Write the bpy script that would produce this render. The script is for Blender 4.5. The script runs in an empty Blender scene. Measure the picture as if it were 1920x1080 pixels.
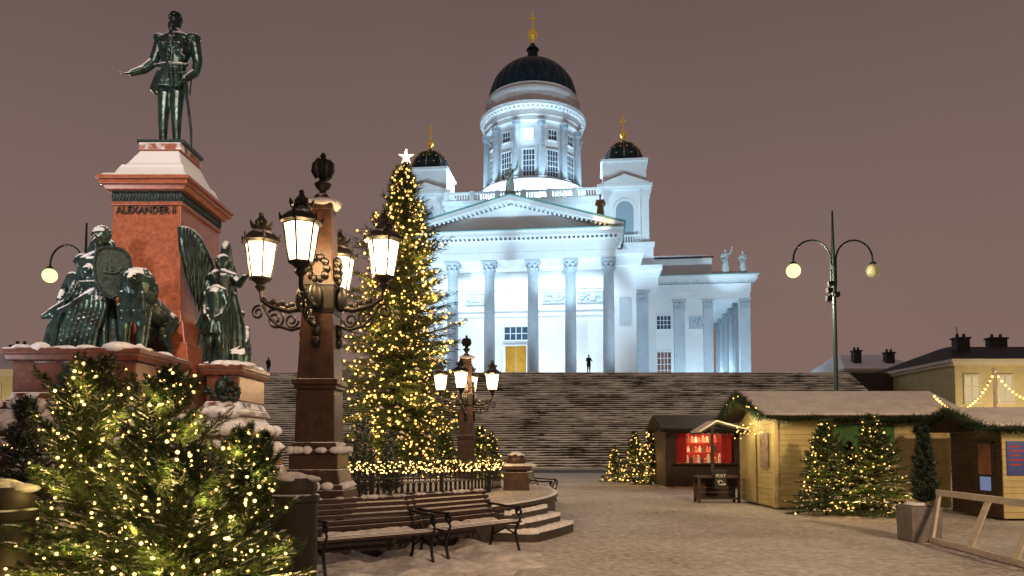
import bpy, bmesh, math, random
from mathutils import Vector as V, Matrix as Mx, noise as NZ
random.seed(7)
R=math.radians; PI=math.pi; sin=math.sin; cos=math.cos
sc=bpy.context.scene; col=sc.collection
F=1400.0; T=R(3); CY=840-F*math.tan(T); CH=1.6
def ray(px,py):
    a=(px-960)/F; b=(CY-py)/F
    return V((a,cos(T)-b*sin(T),sin(T)+b*cos(T)))
def P(px,py,Y):
    d=ray(px,py); return V((0,0,CH))+d*(Y/d.y)
def G(px,py,z=0):
    d=ray(px,py); return V((0,0,CH))+d*((z-CH)/d.z)

# ---------------------------------------------------------------- materials
def mat(name,c,rough=.7,metal=0,c2=None,ns=5,bump=0,bs=30,snow=None,emit=None,es=0,det=5,wave=None,spec=.4):
    m=bpy.data.materials.new(name); m.use_nodes=True; nt=m.node_tree; N=nt.nodes; L=nt.links
    b=N['Principled BSDF']; b.inputs['Roughness'].default_value=rough; b.inputs['Metallic'].default_value=metal
    b.inputs['Specular IOR Level'].default_value=spec
    tc=N.new('ShaderNodeTexCoord')
    csock=None
    if c2 is not None:
        n=N.new('ShaderNodeTexNoise'); n.inputs['Scale'].default_value=ns; n.inputs['Detail'].default_value=det; n.inputs['Roughness'].default_value=.65
        L.new(tc.outputs['Object'],n.inputs['Vector'])
        r=N.new('ShaderNodeValToRGB'); r.color_ramp.elements[0].position=.36; r.color_ramp.elements[1].position=.64
        r.color_ramp.elements[0].color=(*c,1); r.color_ramp.elements[1].color=(*c2,1)
        L.new(n.outputs['Fac'],r.inputs['Fac']); csock=r.outputs['Color']
    else:
        rgb=N.new('ShaderNodeRGB'); rgb.outputs[0].default_value=(*c,1); csock=rgb.outputs[0]
    if snow is not None:
        g=N.new('ShaderNodeNewGeometry'); s=N.new('ShaderNodeSeparateXYZ'); L.new(g.outputs['Normal'],s.inputs[0])
        n2=N.new('ShaderNodeTexNoise'); n2.inputs['Scale'].default_value=snow[1]; n2.inputs['Detail'].default_value=4
        L.new(tc.outputs['Object'],n2.inputs['Vector'])
        ma=N.new('ShaderNodeMath'); ma.operation='MULTIPLY_ADD'; L.new(n2.outputs['Fac'],ma.inputs[0]); ma.inputs[1].default_value=.9; L.new(s.outputs[2],ma.inputs[2])
        mr=N.new('ShaderNodeMapRange'); mr.inputs['From Min'].default_value=snow[0]+.45; mr.inputs['From Max'].default_value=snow[0]+.6
        L.new(ma.outputs[0],mr.inputs['Value'])
        mx=N.new('ShaderNodeMix'); mx.data_type='RGBA'; L.new(mr.outputs[0],mx.inputs[0]); L.new(csock,mx.inputs[6]); mx.inputs[7].default_value=(.78,.78,.8,1)
        csock=mx.outputs[2]
        if metal>0:
            iv=N.new('ShaderNodeMath'); iv.operation='MULTIPLY_ADD'; L.new(mr.outputs[0],iv.inputs[0]); iv.inputs[1].default_value=-metal; iv.inputs[2].default_value=metal
            L.new(iv.outputs[0],b.inputs['Metallic'])
    L.new(csock,b.inputs['Base Color'])
    if bump:
        n3=N.new('ShaderNodeTexNoise'); n3.inputs['Scale'].default_value=bs; n3.inputs['Detail'].default_value=5
        L.new(tc.outputs['Object'],n3.inputs['Vector'])
        bp=N.new('ShaderNodeBump'); bp.inputs['Strength'].default_value=bump; bp.inputs['Distance'].default_value=.02
        L.new(n3.outputs['Fac'],bp.inputs['Height']); L.new(bp.outputs[0],b.inputs['Normal'])
    if emit is not None:
        b.inputs['Emission Color'].default_value=(*emit,1); b.inputs['Emission Strength'].default_value=es
    return m
def glow(name,c,s,thru=False,sample=True):
    m=bpy.data.materials.new(name); m.use_nodes=True; nt=m.node_tree; N=nt.nodes; L=nt.links
    N.remove(N['Principled BSDF']); out=N['Material Output']
    e=N.new('ShaderNodeEmission'); e.inputs[0].default_value=(*c,1); e.inputs[1].default_value=s
    if thru:
        t=N.new('ShaderNodeBsdfTransparent'); a=N.new('ShaderNodeAddShader'); t.inputs[0].default_value=(.9,.88,.85,1)
        L.new(e.outputs[0],a.inputs[0]); L.new(t.outputs[0],a.inputs[1]); L.new(a.outputs[0],out.inputs[0])
    else: L.new(e.outputs[0],out.inputs[0])
    if not sample:
        try: m.cycles.emission_sampling='NONE'
        except Exception: pass
    return m
M={}
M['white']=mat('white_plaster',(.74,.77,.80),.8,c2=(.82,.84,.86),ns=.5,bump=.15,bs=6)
M['shadecol']=mat('shaded_white_stone',(.44,.52,.59),.75,c2=(.55,.61,.67),ns=.8,bump=.15,bs=8)  # greyer copy of the wall white; column shading put into the colour
M['copper']=mat('copper_edge',(.12,.30,.29),.6,c2=(.2,.4,.38),ns=3)
M['dome']=mat('dome_copper',(.010,.030,.050),.35,.55,c2=(.025,.06,.08),ns=1.2)
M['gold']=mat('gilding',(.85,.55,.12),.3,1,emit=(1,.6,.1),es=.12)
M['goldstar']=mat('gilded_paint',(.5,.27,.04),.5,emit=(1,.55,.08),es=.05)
M['glassdark']=mat('window_glass',(.03,.06,.10),.15,c2=(.06,.11,.17),ns=1.5)
M['doorgold']=mat('gold_door',(.5,.25,.02),.5,c2=(.36,.17,.015),ns=3)
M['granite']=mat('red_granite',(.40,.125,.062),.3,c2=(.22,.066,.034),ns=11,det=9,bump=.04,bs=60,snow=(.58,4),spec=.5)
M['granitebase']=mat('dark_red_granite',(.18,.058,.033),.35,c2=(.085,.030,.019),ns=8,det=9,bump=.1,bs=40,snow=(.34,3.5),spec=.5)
M['granitedk']=mat('brown_granite',(.068,.032,.018),.45,c2=(.028,.014,.009),ns=7,det=8,bump=.25,bs=40,snow=(.60,6))
M['stepstone']=mat('grey_step_granite',(.055,.042,.035),.6,c2=(.03,.024,.02),ns=9,det=8,bump=.3,bs=30,snow=(.5,5))
M['wallstone']=mat('terrace_stone',(.035,.026,.022),.8,c2=(.06,.045,.035),ns=1.5,bump=.3,bs=5)
M['bronze']=mat('bronze',(.012,.013,.012),.3,.5,c2=(.036,.085,.075),ns=3.6,det=9,bump=.45,bs=14,snow=(.36,3),spec=.6)
M['bronzedk']=mat('bronze_ornament',(.02,.024,.024),.45,.5,c2=(.04,.07,.065),ns=14,bump=.5,bs=40)
M['iron']=mat('black_iron',(.012,.012,.013),.45,.4,c2=(.03,.028,.026),ns=8,snow=(.8,9))
M['irondark']=mat('dark_iron',(.012,.012,.013),.45,.4)
M['polegreen']=mat('lamp_pole_paint',(.03,.045,.04),.4,.2)
M['snow']=mat('snow',(.62,.62,.64),.85,c2=(.8,.8,.83),ns=6,bump=.6,bs=14)
M['oldsnow']=mat('old_snow',(.36,.34,.33),.9,c2=(.66,.65,.66),ns=4,bump=1,bs=12)
M['needle']=mat('fir_needles',(.024,.055,.013),.6,c2=(.066,.098,.024),ns=5)
M['needledk']=mat('dark_fir_needles',(.014,.03,.018),.65,c2=(.035,.06,.03),ns=5)
M['bark']=mat('bark',(.05,.032,.02),.9,c2=(.09,.06,.04),ns=14,bump=.5,bs=30)
M['bulb']=glow('warm_bulb',(1,.58,.17),7,sample=False)
M['bulbfar']=glow('warm_bulb_far',(1,.54,.13),4.2,sample=False)
M['lantern']=glow('lantern_glass',(1,.78,.45),3.6,thru=True,sample=False)
M['globe']=glow('globe_lit',(.80,1,.28),2.3,thru=False,sample=False)
M['globedim']=mat('globe_dim',(.42,.38,.22),.3,emit=(1,.85,.4),es=.12)  # faint emission makes the second globe glow dimly
M['star']=glow('star_glow',(1,.72,.5),2.6,sample=False)
M['bench']=mat('bench_wood',(.045,.019,.012),.5,c2=(.024,.012,.009),ns=10,bump=.3,bs=40,snow=(.58,4))
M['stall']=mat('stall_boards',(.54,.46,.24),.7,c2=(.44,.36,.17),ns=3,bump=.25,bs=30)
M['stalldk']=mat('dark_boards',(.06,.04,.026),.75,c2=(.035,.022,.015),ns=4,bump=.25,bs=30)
M['roofsnow']=mat('roof_snow',(.55,.53,.5),.9,c2=(.7,.68,.66),ns=2.5,bump=.5,bs=9)
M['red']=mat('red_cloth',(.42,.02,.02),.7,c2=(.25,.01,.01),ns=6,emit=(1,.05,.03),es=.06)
M['redglow']=mat('red_glow_lining',(.5,.06,.04),.8,c2=(.3,.025,.015),ns=4,emit=(1,.11,.05),es=.2)  # emission spreads the stall's red light over lining and shelves
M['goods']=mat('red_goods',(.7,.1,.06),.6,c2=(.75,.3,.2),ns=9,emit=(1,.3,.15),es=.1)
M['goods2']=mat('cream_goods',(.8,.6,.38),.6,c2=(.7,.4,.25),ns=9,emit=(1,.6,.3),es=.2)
M['goods3']=mat('dark_goods',(.1,.08,.05),.6,c2=(.2,.1,.05),ns=9)
M['blk']=mat('black_paint',(.012,.012,.014),.5,c2=(.02,.02,.022),ns=6)
M['ink']=mat('white_lettering',(.75,.72,.66),.6)
M['green']=mat('green_board',(.05,.16,.04),.6,c2=(.04,.12,.03),ns=3)
M['blue']=mat('blue_poster',(.05,.08,.28),.5,c2=(.04,.06,.2),ns=3)
M['concrete']=mat('planter_concrete',(.2,.19,.18),.8,c2=(.14,.13,.125),ns=8,bump=.2,bs=30)
M['palewood']=mat('pale_timber',(.60,.56,.48),.75,c2=(.46,.42,.35),ns=6,bump=.2,bs=40)
M['facade']=mat('ochre_facade',(.48,.40,.22),.8,c2=(.40,.33,.18),ns=1)
M['facadetrim']=mat('pale_trim',(.5,.45,.36),.8)
M['roofdk']=mat('dark_roof',(.03,.03,.035),.6,c2=(.055,.055,.06),ns=2,snow=(.4,1.2))
M['roofblk']=mat('black_roof',(.02,.018,.018),.7,c2=(.04,.035,.033),ns=2)
M['litwin']=glow('lit_window',(1,.75,.4),.65,sample=False)
M['drumlamp']=glow('drum_lamp_glow',(.9,.96,1),1.6,sample=False)  # glowing pane standing in for a bright lamp on the drum
M['screen']=glow('screen_glow',(.5,.62,1),.3,sample=False)
M['cloth']=mat('dark_coat',(.012,.013,.018),.85,c2=(.02,.02,.026),ns=8)
M['bin']=mat('bin_paint',(.016,.013,.011),.6,0,c2=(.03,.022,.016),ns=4,snow=(.8,6))
M['paper']=mat('poster_paper',(.4,.32,.25),.6,c2=(.18,.12,.10),ns=7)
M['brownglass']=mat('brown_curtained_glass',(.30,.12,.07),.3,c2=(.12,.06,.05),ns=2)
M['asphalt']=mat('asphalt',(.05,.048,.046),.7,c2=(.09,.085,.08),ns=3)

# ---------------------------------------------------------------- mesh builder
class MB:
    def __init__(s,Mt=None): s.v=[];s.f=[];s.M=Mt or Mx()
    def add(s,vs,fs):
        b=len(s.v); s.v+=[tuple(s.M@V(p)) for p in vs]; s.f+=[tuple(b+i for i in f) for f in fs]; return s
    def box(s,x0,x1,y0,y1,z0,z1,tx=0,ty=0):
        vs=[(x0,y0,z0),(x1,y0,z0),(x1,y1,z0),(x0,y1,z0),(x0+tx,y0+ty,z1),(x1-tx,y0+ty,z1),(x1-tx,y1-ty,z1),(x0+tx,y1-ty,z1)]
        return s.add(vs,[(3,2,1,0),(4,5,6,7),(0,1,5,4),(1,2,6,5),(2,3,7,6),(3,0,4,7)])
    def bar(s,p,q,w,h,up=(0,0,1)):
        p=V(p);q=V(q);d=(q-p).normalized();u=V(up)
        if abs(d.dot(u))>.98: u=V((0,1,0))
        a=d.cross(u).normalized()*w/2; b=a.cross(d).normalized()*h/2
        vs=[p-a-b,p+a-b,p+a+b,p-a+b,q-a-b,q+a-b,q+a+b,q-a+b]
        return s.add(vs,[(0,1,2,3),(7,6,5,4),(4,5,1,0),(5,6,2,1),(6,7,3,2),(7,4,0,3)])
    def tube(s,pts,r,n=8):
        pts=[V(p) for p in pts]; k=len(pts); rs=r if isinstance(r,(list,tuple)) else [r]*k
        vs=[];prev=None
        for i,p in enumerate(pts):
            d=(pts[min(i+1,k-1)]-pts[max(i-1,0)]).normalized()
            if prev is None:
                u=V((0,0,1)) if abs(d.z)<.9 else V((1,0,0)); a=d.cross(u).normalized()
            else:
                a=(prev-d*prev.dot(d)).normalized()
            prev=a; b=d.cross(a)
            for j in range(n):
                t=2*PI*j/n; vs.append(p+(a*cos(t)+b*sin(t))*rs[i])
        fs=[]
        for i in range(k-1):
            for j in range(n): fs.append((i*n+j,i*n+(j+1)%n,(i+1)*n+(j+1)%n,(i+1)*n+j))
        fs.append(tuple(range(n-1,-1,-1))); fs.append(tuple((k-1)*n+j for j in range(n)))
        return s.add(vs,fs)
    def lathe(s,prof,n=32,c=(0,0,0),fl=None,sx=1,sy=1,ph=0):
        vs=[];k=len(prof)
        for i,(r,z) in enumerate(prof):
            for j in range(n):
                t=2*PI*j/n+ph; q=r*(fl(t,i) if fl else 1)
                vs.append((c[0]+q*cos(t)*sx,c[1]+q*sin(t)*sy,c[2]+z))
        fs=[]
        for i in range(k-1):
            for j in range(n): fs.append((i*n+j,i*n+(j+1)%n,(i+1)*n+(j+1)%n,(i+1)*n+j))
        fs.append(tuple(range(n-1,-1,-1))); fs.append(tuple((k-1)*n+j for j in range(n)))
        return s.add(vs,fs)
    def ball(s,c,r,n=12,m=8,rot=None):
        if not isinstance(r,(tuple,list)): r=(r,r,r)
        vs=[];c=V(c)
        for i in range(1,m):
            a=PI*i/m
            for j in range(n):
                t=2*PI*j/n; p=V((r[0]*sin(a)*cos(t),r[1]*sin(a)*sin(t),r[2]*cos(a)))
                if rot: p=rot@p
                vs.append(c+p)
        b0=V((0,0,r[2]));b1=V((0,0,-r[2]))
        if rot: b0=rot@b0;b1=rot@b1
        vs+= [c+b0,c+b1]; T0=len(vs)-2;fs=[]
        for i in range(m-2):
            for j in range(n): fs.append((i*n+j,(i+1)*n+j,(i+1)*n+(j+1)%n,i*n+(j+1)%n))
        for j in range(n):
            fs.append((T0,j,(j+1)%n)); fs.append((T0+1,(m-2)*n+(j+1)%n,(m-2)*n+j))
        return s.add(vs,fs)
    def cap(s,p,q,r0,r1=None):
        r1=r0 if r1 is None else r1
        s.ball(p,r0,10,7); s.ball(q,r1,10,7); return s.tube([p,q],[r0,r1],10)
    def limb(s,pts,rs):
        for i in range(len(pts)-1): s.cap(pts[i],pts[i+1],rs[i],rs[i+1])
        return s
    def prism(s,poly,y0,y1):
        n=len(poly); vs=[(x,y0,z) for x,z in poly]+[(x,y1,z) for x,z in poly]
        return s.add(vs,[tuple(range(n)),tuple(range(2*n-1,n-1,-1))]+[(i+n,(i+1)%n+n,(i+1)%n,i) for i in range(n)])
    def prismx(s,poly,x0,x1):
        n=len(poly); vs=[(x0,y,z) for y,z in poly]+[(x1,y,z) for y,z in poly]
        return s.add(vs,[tuple(range(n-1,-1,-1)),tuple(range(n,2*n))]+[(i,(i+1)%n,(i+1)%n+n,i+n) for i in range(n)])
    def mesh(s,name,m,smooth=None,extra=None):
        n0=len(s.f)
        if extra:
            b=len(s.v); v=s.v+extra[0].v; f=s.f+[tuple(b+i for i in q) for q in extra[0].f]
        else: v,f=s.v,s.f
        me=bpy.data.meshes.new(name); me.from_pydata(v,[],f); me.update()
        if m: me.materials.append(m)
        if extra:
            me.materials.append(extra[1]); me.polygons.foreach_set('material_index',[0]*n0+[1]*(len(f)-n0))
        if smooth is not None:
            me.polygons.foreach_set('use_smooth',[True]*len(me.polygons))
            if smooth<170: me.set_sharp_from_angle(angle=R(smooth))
        return me
    def build(s,name,m,parent=None,loc=(0,0,0),rz=0,smooth=None,bevel=0,kind=None,extra=None):
        o=bpy.data.objects.new(name,s.mesh(name,m,smooth,extra)); col.objects.link(o)
        o.parent=parent; o.location=loc; o.rotation_euler=(0,0,rz)
        if bevel:
            b=o.modifiers.new('Bevel','BEVEL'); b.width=bevel; b.segments=2; b.limit_method='ANGLE'
        if kind or name in ('snow','crown'): o['kind']=kind or 'stuff'
        return o
def tag(o,label,cat,group=None):
    o['label']=label; o['category']=cat
    if group: o['group']=group
    return o
def thing(name,label,cat,loc=(0,0,0),rz=0,group=None):
    o=bpy.data.objects.new(name,None); col.objects.link(o); o.location=loc; o.rotation_euler=(0,0,rz)
    o.empty_display_size=.2
    return tag(o,label,cat,group)
def dup(o,loc=None,rz=None,parent=None,label=None,scale=None):
    c=o.copy(); col.objects.link(c)
    if parent is not None: c.parent=parent
    if loc is not None: c.location=loc
    if rz is not None: c.rotation_euler=(0,0,rz)
    if label: c['label']=label
    if scale: c.scale=(scale,)*3
    for ch in [x for x in o.children]: dup(ch,parent=c)
    return c
def struct(o): o['kind']='structure'; return o
def remesh(name,mb,vox,m,parent=None,loc=(0,0,0),rz=0,it=2):
    o=mb.build(name,m,parent,loc,rz)
    r=o.modifiers.new('r','REMESH'); r.mode='VOXEL'; r.voxel_size=vox
    s=o.modifiers.new('s','SMOOTH'); s.factor=.5; s.iterations=it
    dg=bpy.context.evaluated_depsgraph_get(); me=bpy.data.meshes.new_from_object(o.evaluated_get(dg))
    o.modifiers.clear(); o.data=me; me.name=name
    me.polygons.foreach_set('use_smooth',[True]*len(me.polygons))
    if not me.materials: me.materials.append(m)
    return o
def text(name,body,size,loc,m,parent=None,rz=0,ext=.01,sx=1):
    c=bpy.data.curves.new(name,'FONT'); c.body=body; c.size=size; c.extrude=ext; c.align_x='CENTER'; c.align_y='CENTER'
    o=bpy.data.objects.new(name,c); col.objects.link(o)
    dg=bpy.context.evaluated_depsgraph_get(); me=bpy.data.meshes.new_from_object(o.evaluated_get(dg))
    bpy.data.objects.remove(o); me.materials.clear(); me.materials.append(m)
    o=bpy.data.objects.new(name,me); col.objects.link(o); o.parent=parent; o.location=loc
    o.rotation_euler=(PI/2,0,rz); o.scale=(sx,1,1); return o
def point(loc,p,c=(1,.72,.4),r=.08):
    l=bpy.data.lights.new('lamp_or_fill_light','POINT'); l.energy=p; l.color=c; l.shadow_soft_size=r
    o=bpy.data.objects.new('lamp_or_fill_light',l); col.objects.link(o); o.location=loc; return o
def spot(loc,tgt,p,ang,c=(1,1,1),blend=.5,r=.2):
    l=bpy.data.lights.new('flood_or_fill_light','SPOT'); l.energy=p; l.color=c; l.spot_size=R(ang); l.spot_blend=blend; l.shadow_soft_size=r
    o=bpy.data.objects.new('flood_or_fill_light',l); col.objects.link(o); o.location=loc
    o.rotation_euler=(V(tgt)-V(loc)).to_track_quat('-Z','Y').to_euler(); return o

# ---------------------------------------------------------------- world, camera
w=bpy.data.worlds.new('World'); sc.world=w; w.use_nodes=True; nt=w.node_tree; N=nt.nodes; L=nt.links
bg=N['Background']; tc=N.new('ShaderNodeTexCoord'); sp=N.new('ShaderNodeSeparateXYZ'); L.new(tc.outputs['Generated'],sp.inputs[0])
rp=N.new('ShaderNodeValToRGB'); e=rp.color_ramp.elements
e[0].position=0; e[0].color=(.235,.145,.117,1); e[1].position=.55; e[1].color=(.135,.091,.085,1)
x=e.new(.22); x.color=(.21,.137,.120,1)
cl=N.new('ShaderNodeTexNoise'); cl.inputs['Scale'].default_value=1.6; cl.inputs['Detail'].default_value=3; L.new(tc.outputs['Generated'],cl.inputs['Vector'])
cm=N.new('ShaderNodeMapRange'); cm.inputs['To Min'].default_value=.86; cm.inputs['To Max'].default_value=1.12; L.new(cl.outputs['Fac'],cm.inputs['Value'])
L.new(sp.outputs[2],rp.inputs['Fac'])
mu=N.new('ShaderNodeVectorMath'); mu.operation='SCALE'; L.new(rp.outputs[0],mu.inputs[0]); L.new(cm.outputs[0],mu.inputs['Scale'])
sk=N.new('ShaderNodeTexSky'); sk.sky_type='NISHITA'; sk.sun_disc=False; sk.sun_elevation=R(-5); sk.sun_rotation=R(200)
sv=N.new('ShaderNodeVectorMath'); sv.operation='SCALE'; sv.inputs['Scale'].default_value=.01; L.new(sk.outputs[0],sv.inputs[0])
ad=N.new('ShaderNodeVectorMath'); ad.operation='ADD'; L.new(mu.outputs[0],ad.inputs[0]); L.new(sv.outputs[0],ad.inputs[1])
L.new(ad.outputs[0],bg.inputs[0]); bg.inputs[1].default_value=1.0
cd=bpy.data.cameras.new('Camera'); cam=bpy.data.objects.new('Camera',cd); col.objects.link(cam); sc.camera=cam
cd.sensor_width=36; cd.lens=F/1920*36; cd.shift_y=(CY-540)/1920; cd.clip_end=2000; cd.clip_start=.05
cam.location=(0,0,CH); cam.rotation_euler=(PI/2+T,0,0)
sc.view_settings.view_transform='Standard'

# ---------------------------------------------------------------- ground
def ground_mat():
    m=bpy.data.materials.new('trampled_snow'); m.use_nodes=True; nt=m.node_tree; N=nt.nodes; L=nt.links; b=N['Principled BSDF']
    tc=N.new('ShaderNodeTexCoord')
    def noi(s,d):
        n=N.new('ShaderNodeTexNoise'); n.inputs['Scale'].default_value=s; n.inputs['Detail'].default_value=d; n.inputs['Roughness'].default_value=.65; L.new(tc.outputs['Object'],n.inputs['Vector']); return n
    a=noi(.35,6); c=noi(9,8)
    vo=N.new('ShaderNodeTexVoronoi'); vo.inputs['Scale'].default_value=8; L.new(tc.outputs['Object'],vo.inputs['Vector']); vo.feature='SMOOTH_F1'
    mx=N.new('ShaderNodeMath'); mx.operation='MULTIPLY_ADD'; L.new(a.outputs['Fac'],mx.inputs[0]); mx.inputs[1].default_value=.7; L.new(c.outputs['Fac'],mx.inputs[2])
    r=N.new('ShaderNodeValToRGB'); e=r.color_ramp.elements; e[0].position=.58; e[0].color=(.24,.205,.175,1); e[1].position=1.0; e[1].color=(.80,.78,.76,1)
    q=e.new(.78); q.color=(.58,.545,.51,1)
    L.new(mx.outputs[0],r.inputs['Fac'])
    m2=N.new('ShaderNodeMix'); m2.data_type='RGBA'; m2.blend_type='MULTIPLY'; m2.inputs[0].default_value=.42
    r2=N.new('ShaderNodeValToRGB'); r2.color_ramp.elements[0].position=.15; r2.color_ramp.elements[0].color=(1,1,1,1); r2.color_ramp.elements[1].position=.75; r2.color_ramp.elements[1].color=(.32,.28,.25,1)
    L.new(vo.outputs['Distance'],r2.inputs[0]); L.new(r.outputs[0],m2.inputs[6]); L.new(r2.outputs[0],m2.inputs[7])
    L.new(m2.outputs[2],b.inputs['Base Color']); b.inputs['Roughness'].default_value=.7
    ad=N.new('ShaderNodeMath'); ad.operation='MULTIPLY_ADD'; L.new(vo.outputs['Distance'],ad.inputs[0]); ad.inputs[1].default_value=-.5; L.new(c.outputs['Fac'],ad.inputs[2])
    bp=N.new('ShaderNodeBump'); bp.inputs['Strength'].default_value=1; bp.inputs['Distance'].default_value=.13; L.new(ad.outputs[0],bp.inputs['Height']); L.new(bp.outputs[0],b.inputs['Normal'])
    return m
M['ground']=ground_mat()
struct(MB().add([(-600,-300,0),(600,-300,0),(600,900,0),(-600,900,0)],[(0,1,2,3)]).build('ground',M['ground']))
struct(MB().add([(-150,48,.004),(150,48,.004),(150,54.6,.004),(-150,54.6,.004)],[(0,1,2,3)]).build('street',M['asphalt']))
struct(MB().box(-60,60,54.6,56,-.1,.12).build('pavement',M['ground']))
struct(MB().box(-70,62,73.2,150,-1,9.0).build('terrace',M['wallstone']))

def stair_mat(sh):
    m=bpy.data.materials.new('stair_granite'); m.use_nodes=True; nt=m.node_tree; N=nt.nodes; L=nt.links; b=N['Principled BSDF']; b.inputs['Roughness'].default_value=.7
    tc=N.new('ShaderNodeTexCoord'); s=N.new('ShaderNodeSeparateXYZ'); L.new(tc.outputs['Object'],s.inputs[0])
    d=N.new('ShaderNodeMath'); d.operation='DIVIDE'; L.new(s.outputs[2],d.inputs[0]); d.inputs[1].default_value=sh
    fr=N.new('ShaderNodeMath'); fr.operation='FRACT'; L.new(d.outputs[0],fr.inputs[0])
    n=N.new('ShaderNodeTexNoise'); n.inputs['Scale'].default_value=1.0; n.inputs['Detail'].default_value=5; n.inputs['Roughness'].default_value=.6
    mp=N.new('ShaderNodeMapping'); mp.inputs['Scale'].default_value=(.55,.3,4); L.new(tc.outputs['Object'],mp.inputs[0]); L.new(mp.outputs[0],n.inputs['Vector'])
    n2=N.new('ShaderNodeTexNoise'); n2.inputs['Scale'].default_value=.3; n2.inputs['Detail'].default_value=4; L.new(tc.outputs['Object'],n2.inputs['Vector'])
    ma=N.new('ShaderNodeMath'); ma.operation='MULTIPLY_ADD'; L.new(n.outputs['Fac'],ma.inputs[0]); ma.inputs[1].default_value=1.6; L.new(fr.outputs[0],ma.inputs[2])
    mb=N.new('ShaderNodeMath'); mb.operation='MULTIPLY_ADD'; L.new(n2.outputs['Fac'],mb.inputs[0]); mb.inputs[1].default_value=1.3; L.new(ma.outputs[0],mb.inputs[2])
    mr=N.new('ShaderNodeMapRange'); mr.inputs['From Min'].default_value=2.02; mr.inputs['From Max'].default_value=2.1; L.new(mb.outputs[0],mr.inputs['Value'])
    mx=N.new('ShaderNodeMix'); mx.data_type='RGBA'; mx.inputs[6].default_value=(.04,.028,.022,1); mx.inputs[7].default_value=(.90,.88,.85,1)
    L.new(mr.outputs[0],mx.inputs[0]); L.new(mx.outputs[2],b.inputs['Base Color']); return m
NS=46; SH=9/NS; SD=17.2/NS
st=MB()
for i in range(NS):
    y=56+i*SD; z=i*SH
    st.add([(-36,y,z),(33,y,z),(33,y,z+SH),(-36,y,z+SH)],[(0,1,2,3)])
    st.add([(-36,y,z+SH),(33,y,z+SH),(33,y+SD,z+SH),(-36,y+SD,z+SH)],[(0,1,2,3)])
    for X,fl in ((-36,1),(33,0)):
        st.add([(X,y,-.2),(X,y+SD,-.2),(X,y+SD,z+SH),(X,y,z+SH)],[(0,1,2,3)])
tag(st.build('grand_staircase',stair_mat(SH)),'broad flight of dark snow-dusted granite steps below the white cathedral','stairs')

# ---------------------------------------------------------------- cathedral
ANG=R(-6.5); O=V((-.1,88,9)); ZS=1.027
cath=thing('cathedral','white floodlit neoclassical cathedral with dark dome above the broad steps','cathedral',O,ANG); cath.scale=(1,1,ZS)
def CM(): return MB(Mx.Translation((0,0,-9)))
def CW(u,v,z): return V((O.x+u*cos(ANG)-v*sin(ANG),O.y+u*sin(ANG)+v*cos(ANG),9+(z-9)*ZS))
W=M['white']
def capital(mb,r,z,h):
    mb.lathe([(r*.86,z),(r*.88,z+h*.3),(r*1.0,z+h*.65),(r*1.3,z+h*.86)],20)
    for row,(zz,hh,rr,ph) in enumerate(((z,h*.42,.9,0),(z+h*.1,h*.62,.95,PI/8))):
        for k in range(8):
            a=k*PI/4+ph; c,s=cos(a),sin(a); w=r*.34
            pr=[(r*rr,zz,1),(r*(rr+.1),zz+hh*.6,1),(r*(rr+.34),zz+hh*.98,.8),(r*(rr+.42),zz+hh*.84,.4)]
            vs=[]
            for (q,zq,ww) in pr:
                for sg in (-1,1): vs.append((q*c-sg*w*ww*s,q*s+sg*w*ww*c,zq))
            mb.add(vs,[(0,1,3,2),(2,3,5,4),(4,5,7,6)])
    for k in range(4):
        a=PI/4+k*PI/2; mb.ball((r*1.42*cos(a),r*1.42*sin(a),z+h*.8),r*.2,8,6)
    mb.box(-r*1.32,r*1.32,-r*1.32,r*1.32,z+h*.87,z+h)
def column_mesh(r,h):
    mb=MB(); ch=r*2.3
    mb.box(-r*1.35,r*1.35,-r*1.35,r*1.35,0,r*.35)
    mb.lathe([(r*1.3,r*.35),(r*1.34,r*.5),(r*1.2,r*.66),(r*1.1,r*.74),(r*1.18,r*.85),(r*1.05,r*.98)],32)
    zs=[r*.98,h*.3,h*.55,h*.78,h-ch]; rs=[r,r*.99,r*.96,r*.91,r*.86]
    mb.lathe(list(zip(rs,zs)),72,fl=lambda t,i:1-.05*abs(sin(9*t)))
    capital(mb,r,h-ch,ch)
    return mb
col0=column_mesh(.68,13.9).build('column',M['shadecol'],cath,(-11.5,0,.5),smooth=35)
for u in (-7.05,-2.6,2.6,7.05,11.5):
    dup(col0,(u,0,.5),parent=cath)
m=CM(); m.box(-15.4,15.4,-2.4,5.2,8.8,9.2).box(-13.6,13.6,-1.6,5.2,9.2,9.5); m.build('portico_floor',W,cath)
m=CM(); m.box(-15,15,5.5,13,9,23.9)
for z,h,d in ((9.0,1.2,.25),(17.9,.3,.12),(18.6,.4,.22),(21.2,.3,.2),(22.3,.25,.15)): m.box(-12.2,12.2,5.5-d,5.52,z,z+h)
m.build('front_wall',W,cath)
def relief(u,v,z,w,h,rz=0,seed=1):
    mb=MB(); rn=random.Random(seed)
    mb.box(-w/2,w/2,-.05,.05,-h/2,h/2)
    for a in (-1,1):
        mb.box(-w/2-.12,w/2+.12,-.14,.05,a*h/2-.06,a*h/2+.06) ; mb.box(a*w/2-.06,a*w/2+.06,-.139,.049,-h/2+.06,h/2-.06)
    for k in range(int(w*6)):
        mb.ball((rn.uniform(-w/2+.3,w/2-.3),-.08,rn.uniform(-h/2+.25,h/2-.25)),(rn.uniform(.1,.3),.16,rn.uniform(.12,.35)),7,5)
    mb.build('relief_panel',M['shadecol'],cath,(u,v,z-9),rz,smooth=40)
for i,u in enumerate((-9.3,-4.9,4.9,9.3)): relief(u,5.4,20.15,3.0,1.3,seed=i+3)
relief(24.3,18.93,18.9,2.2,1.6,seed=9)
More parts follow.
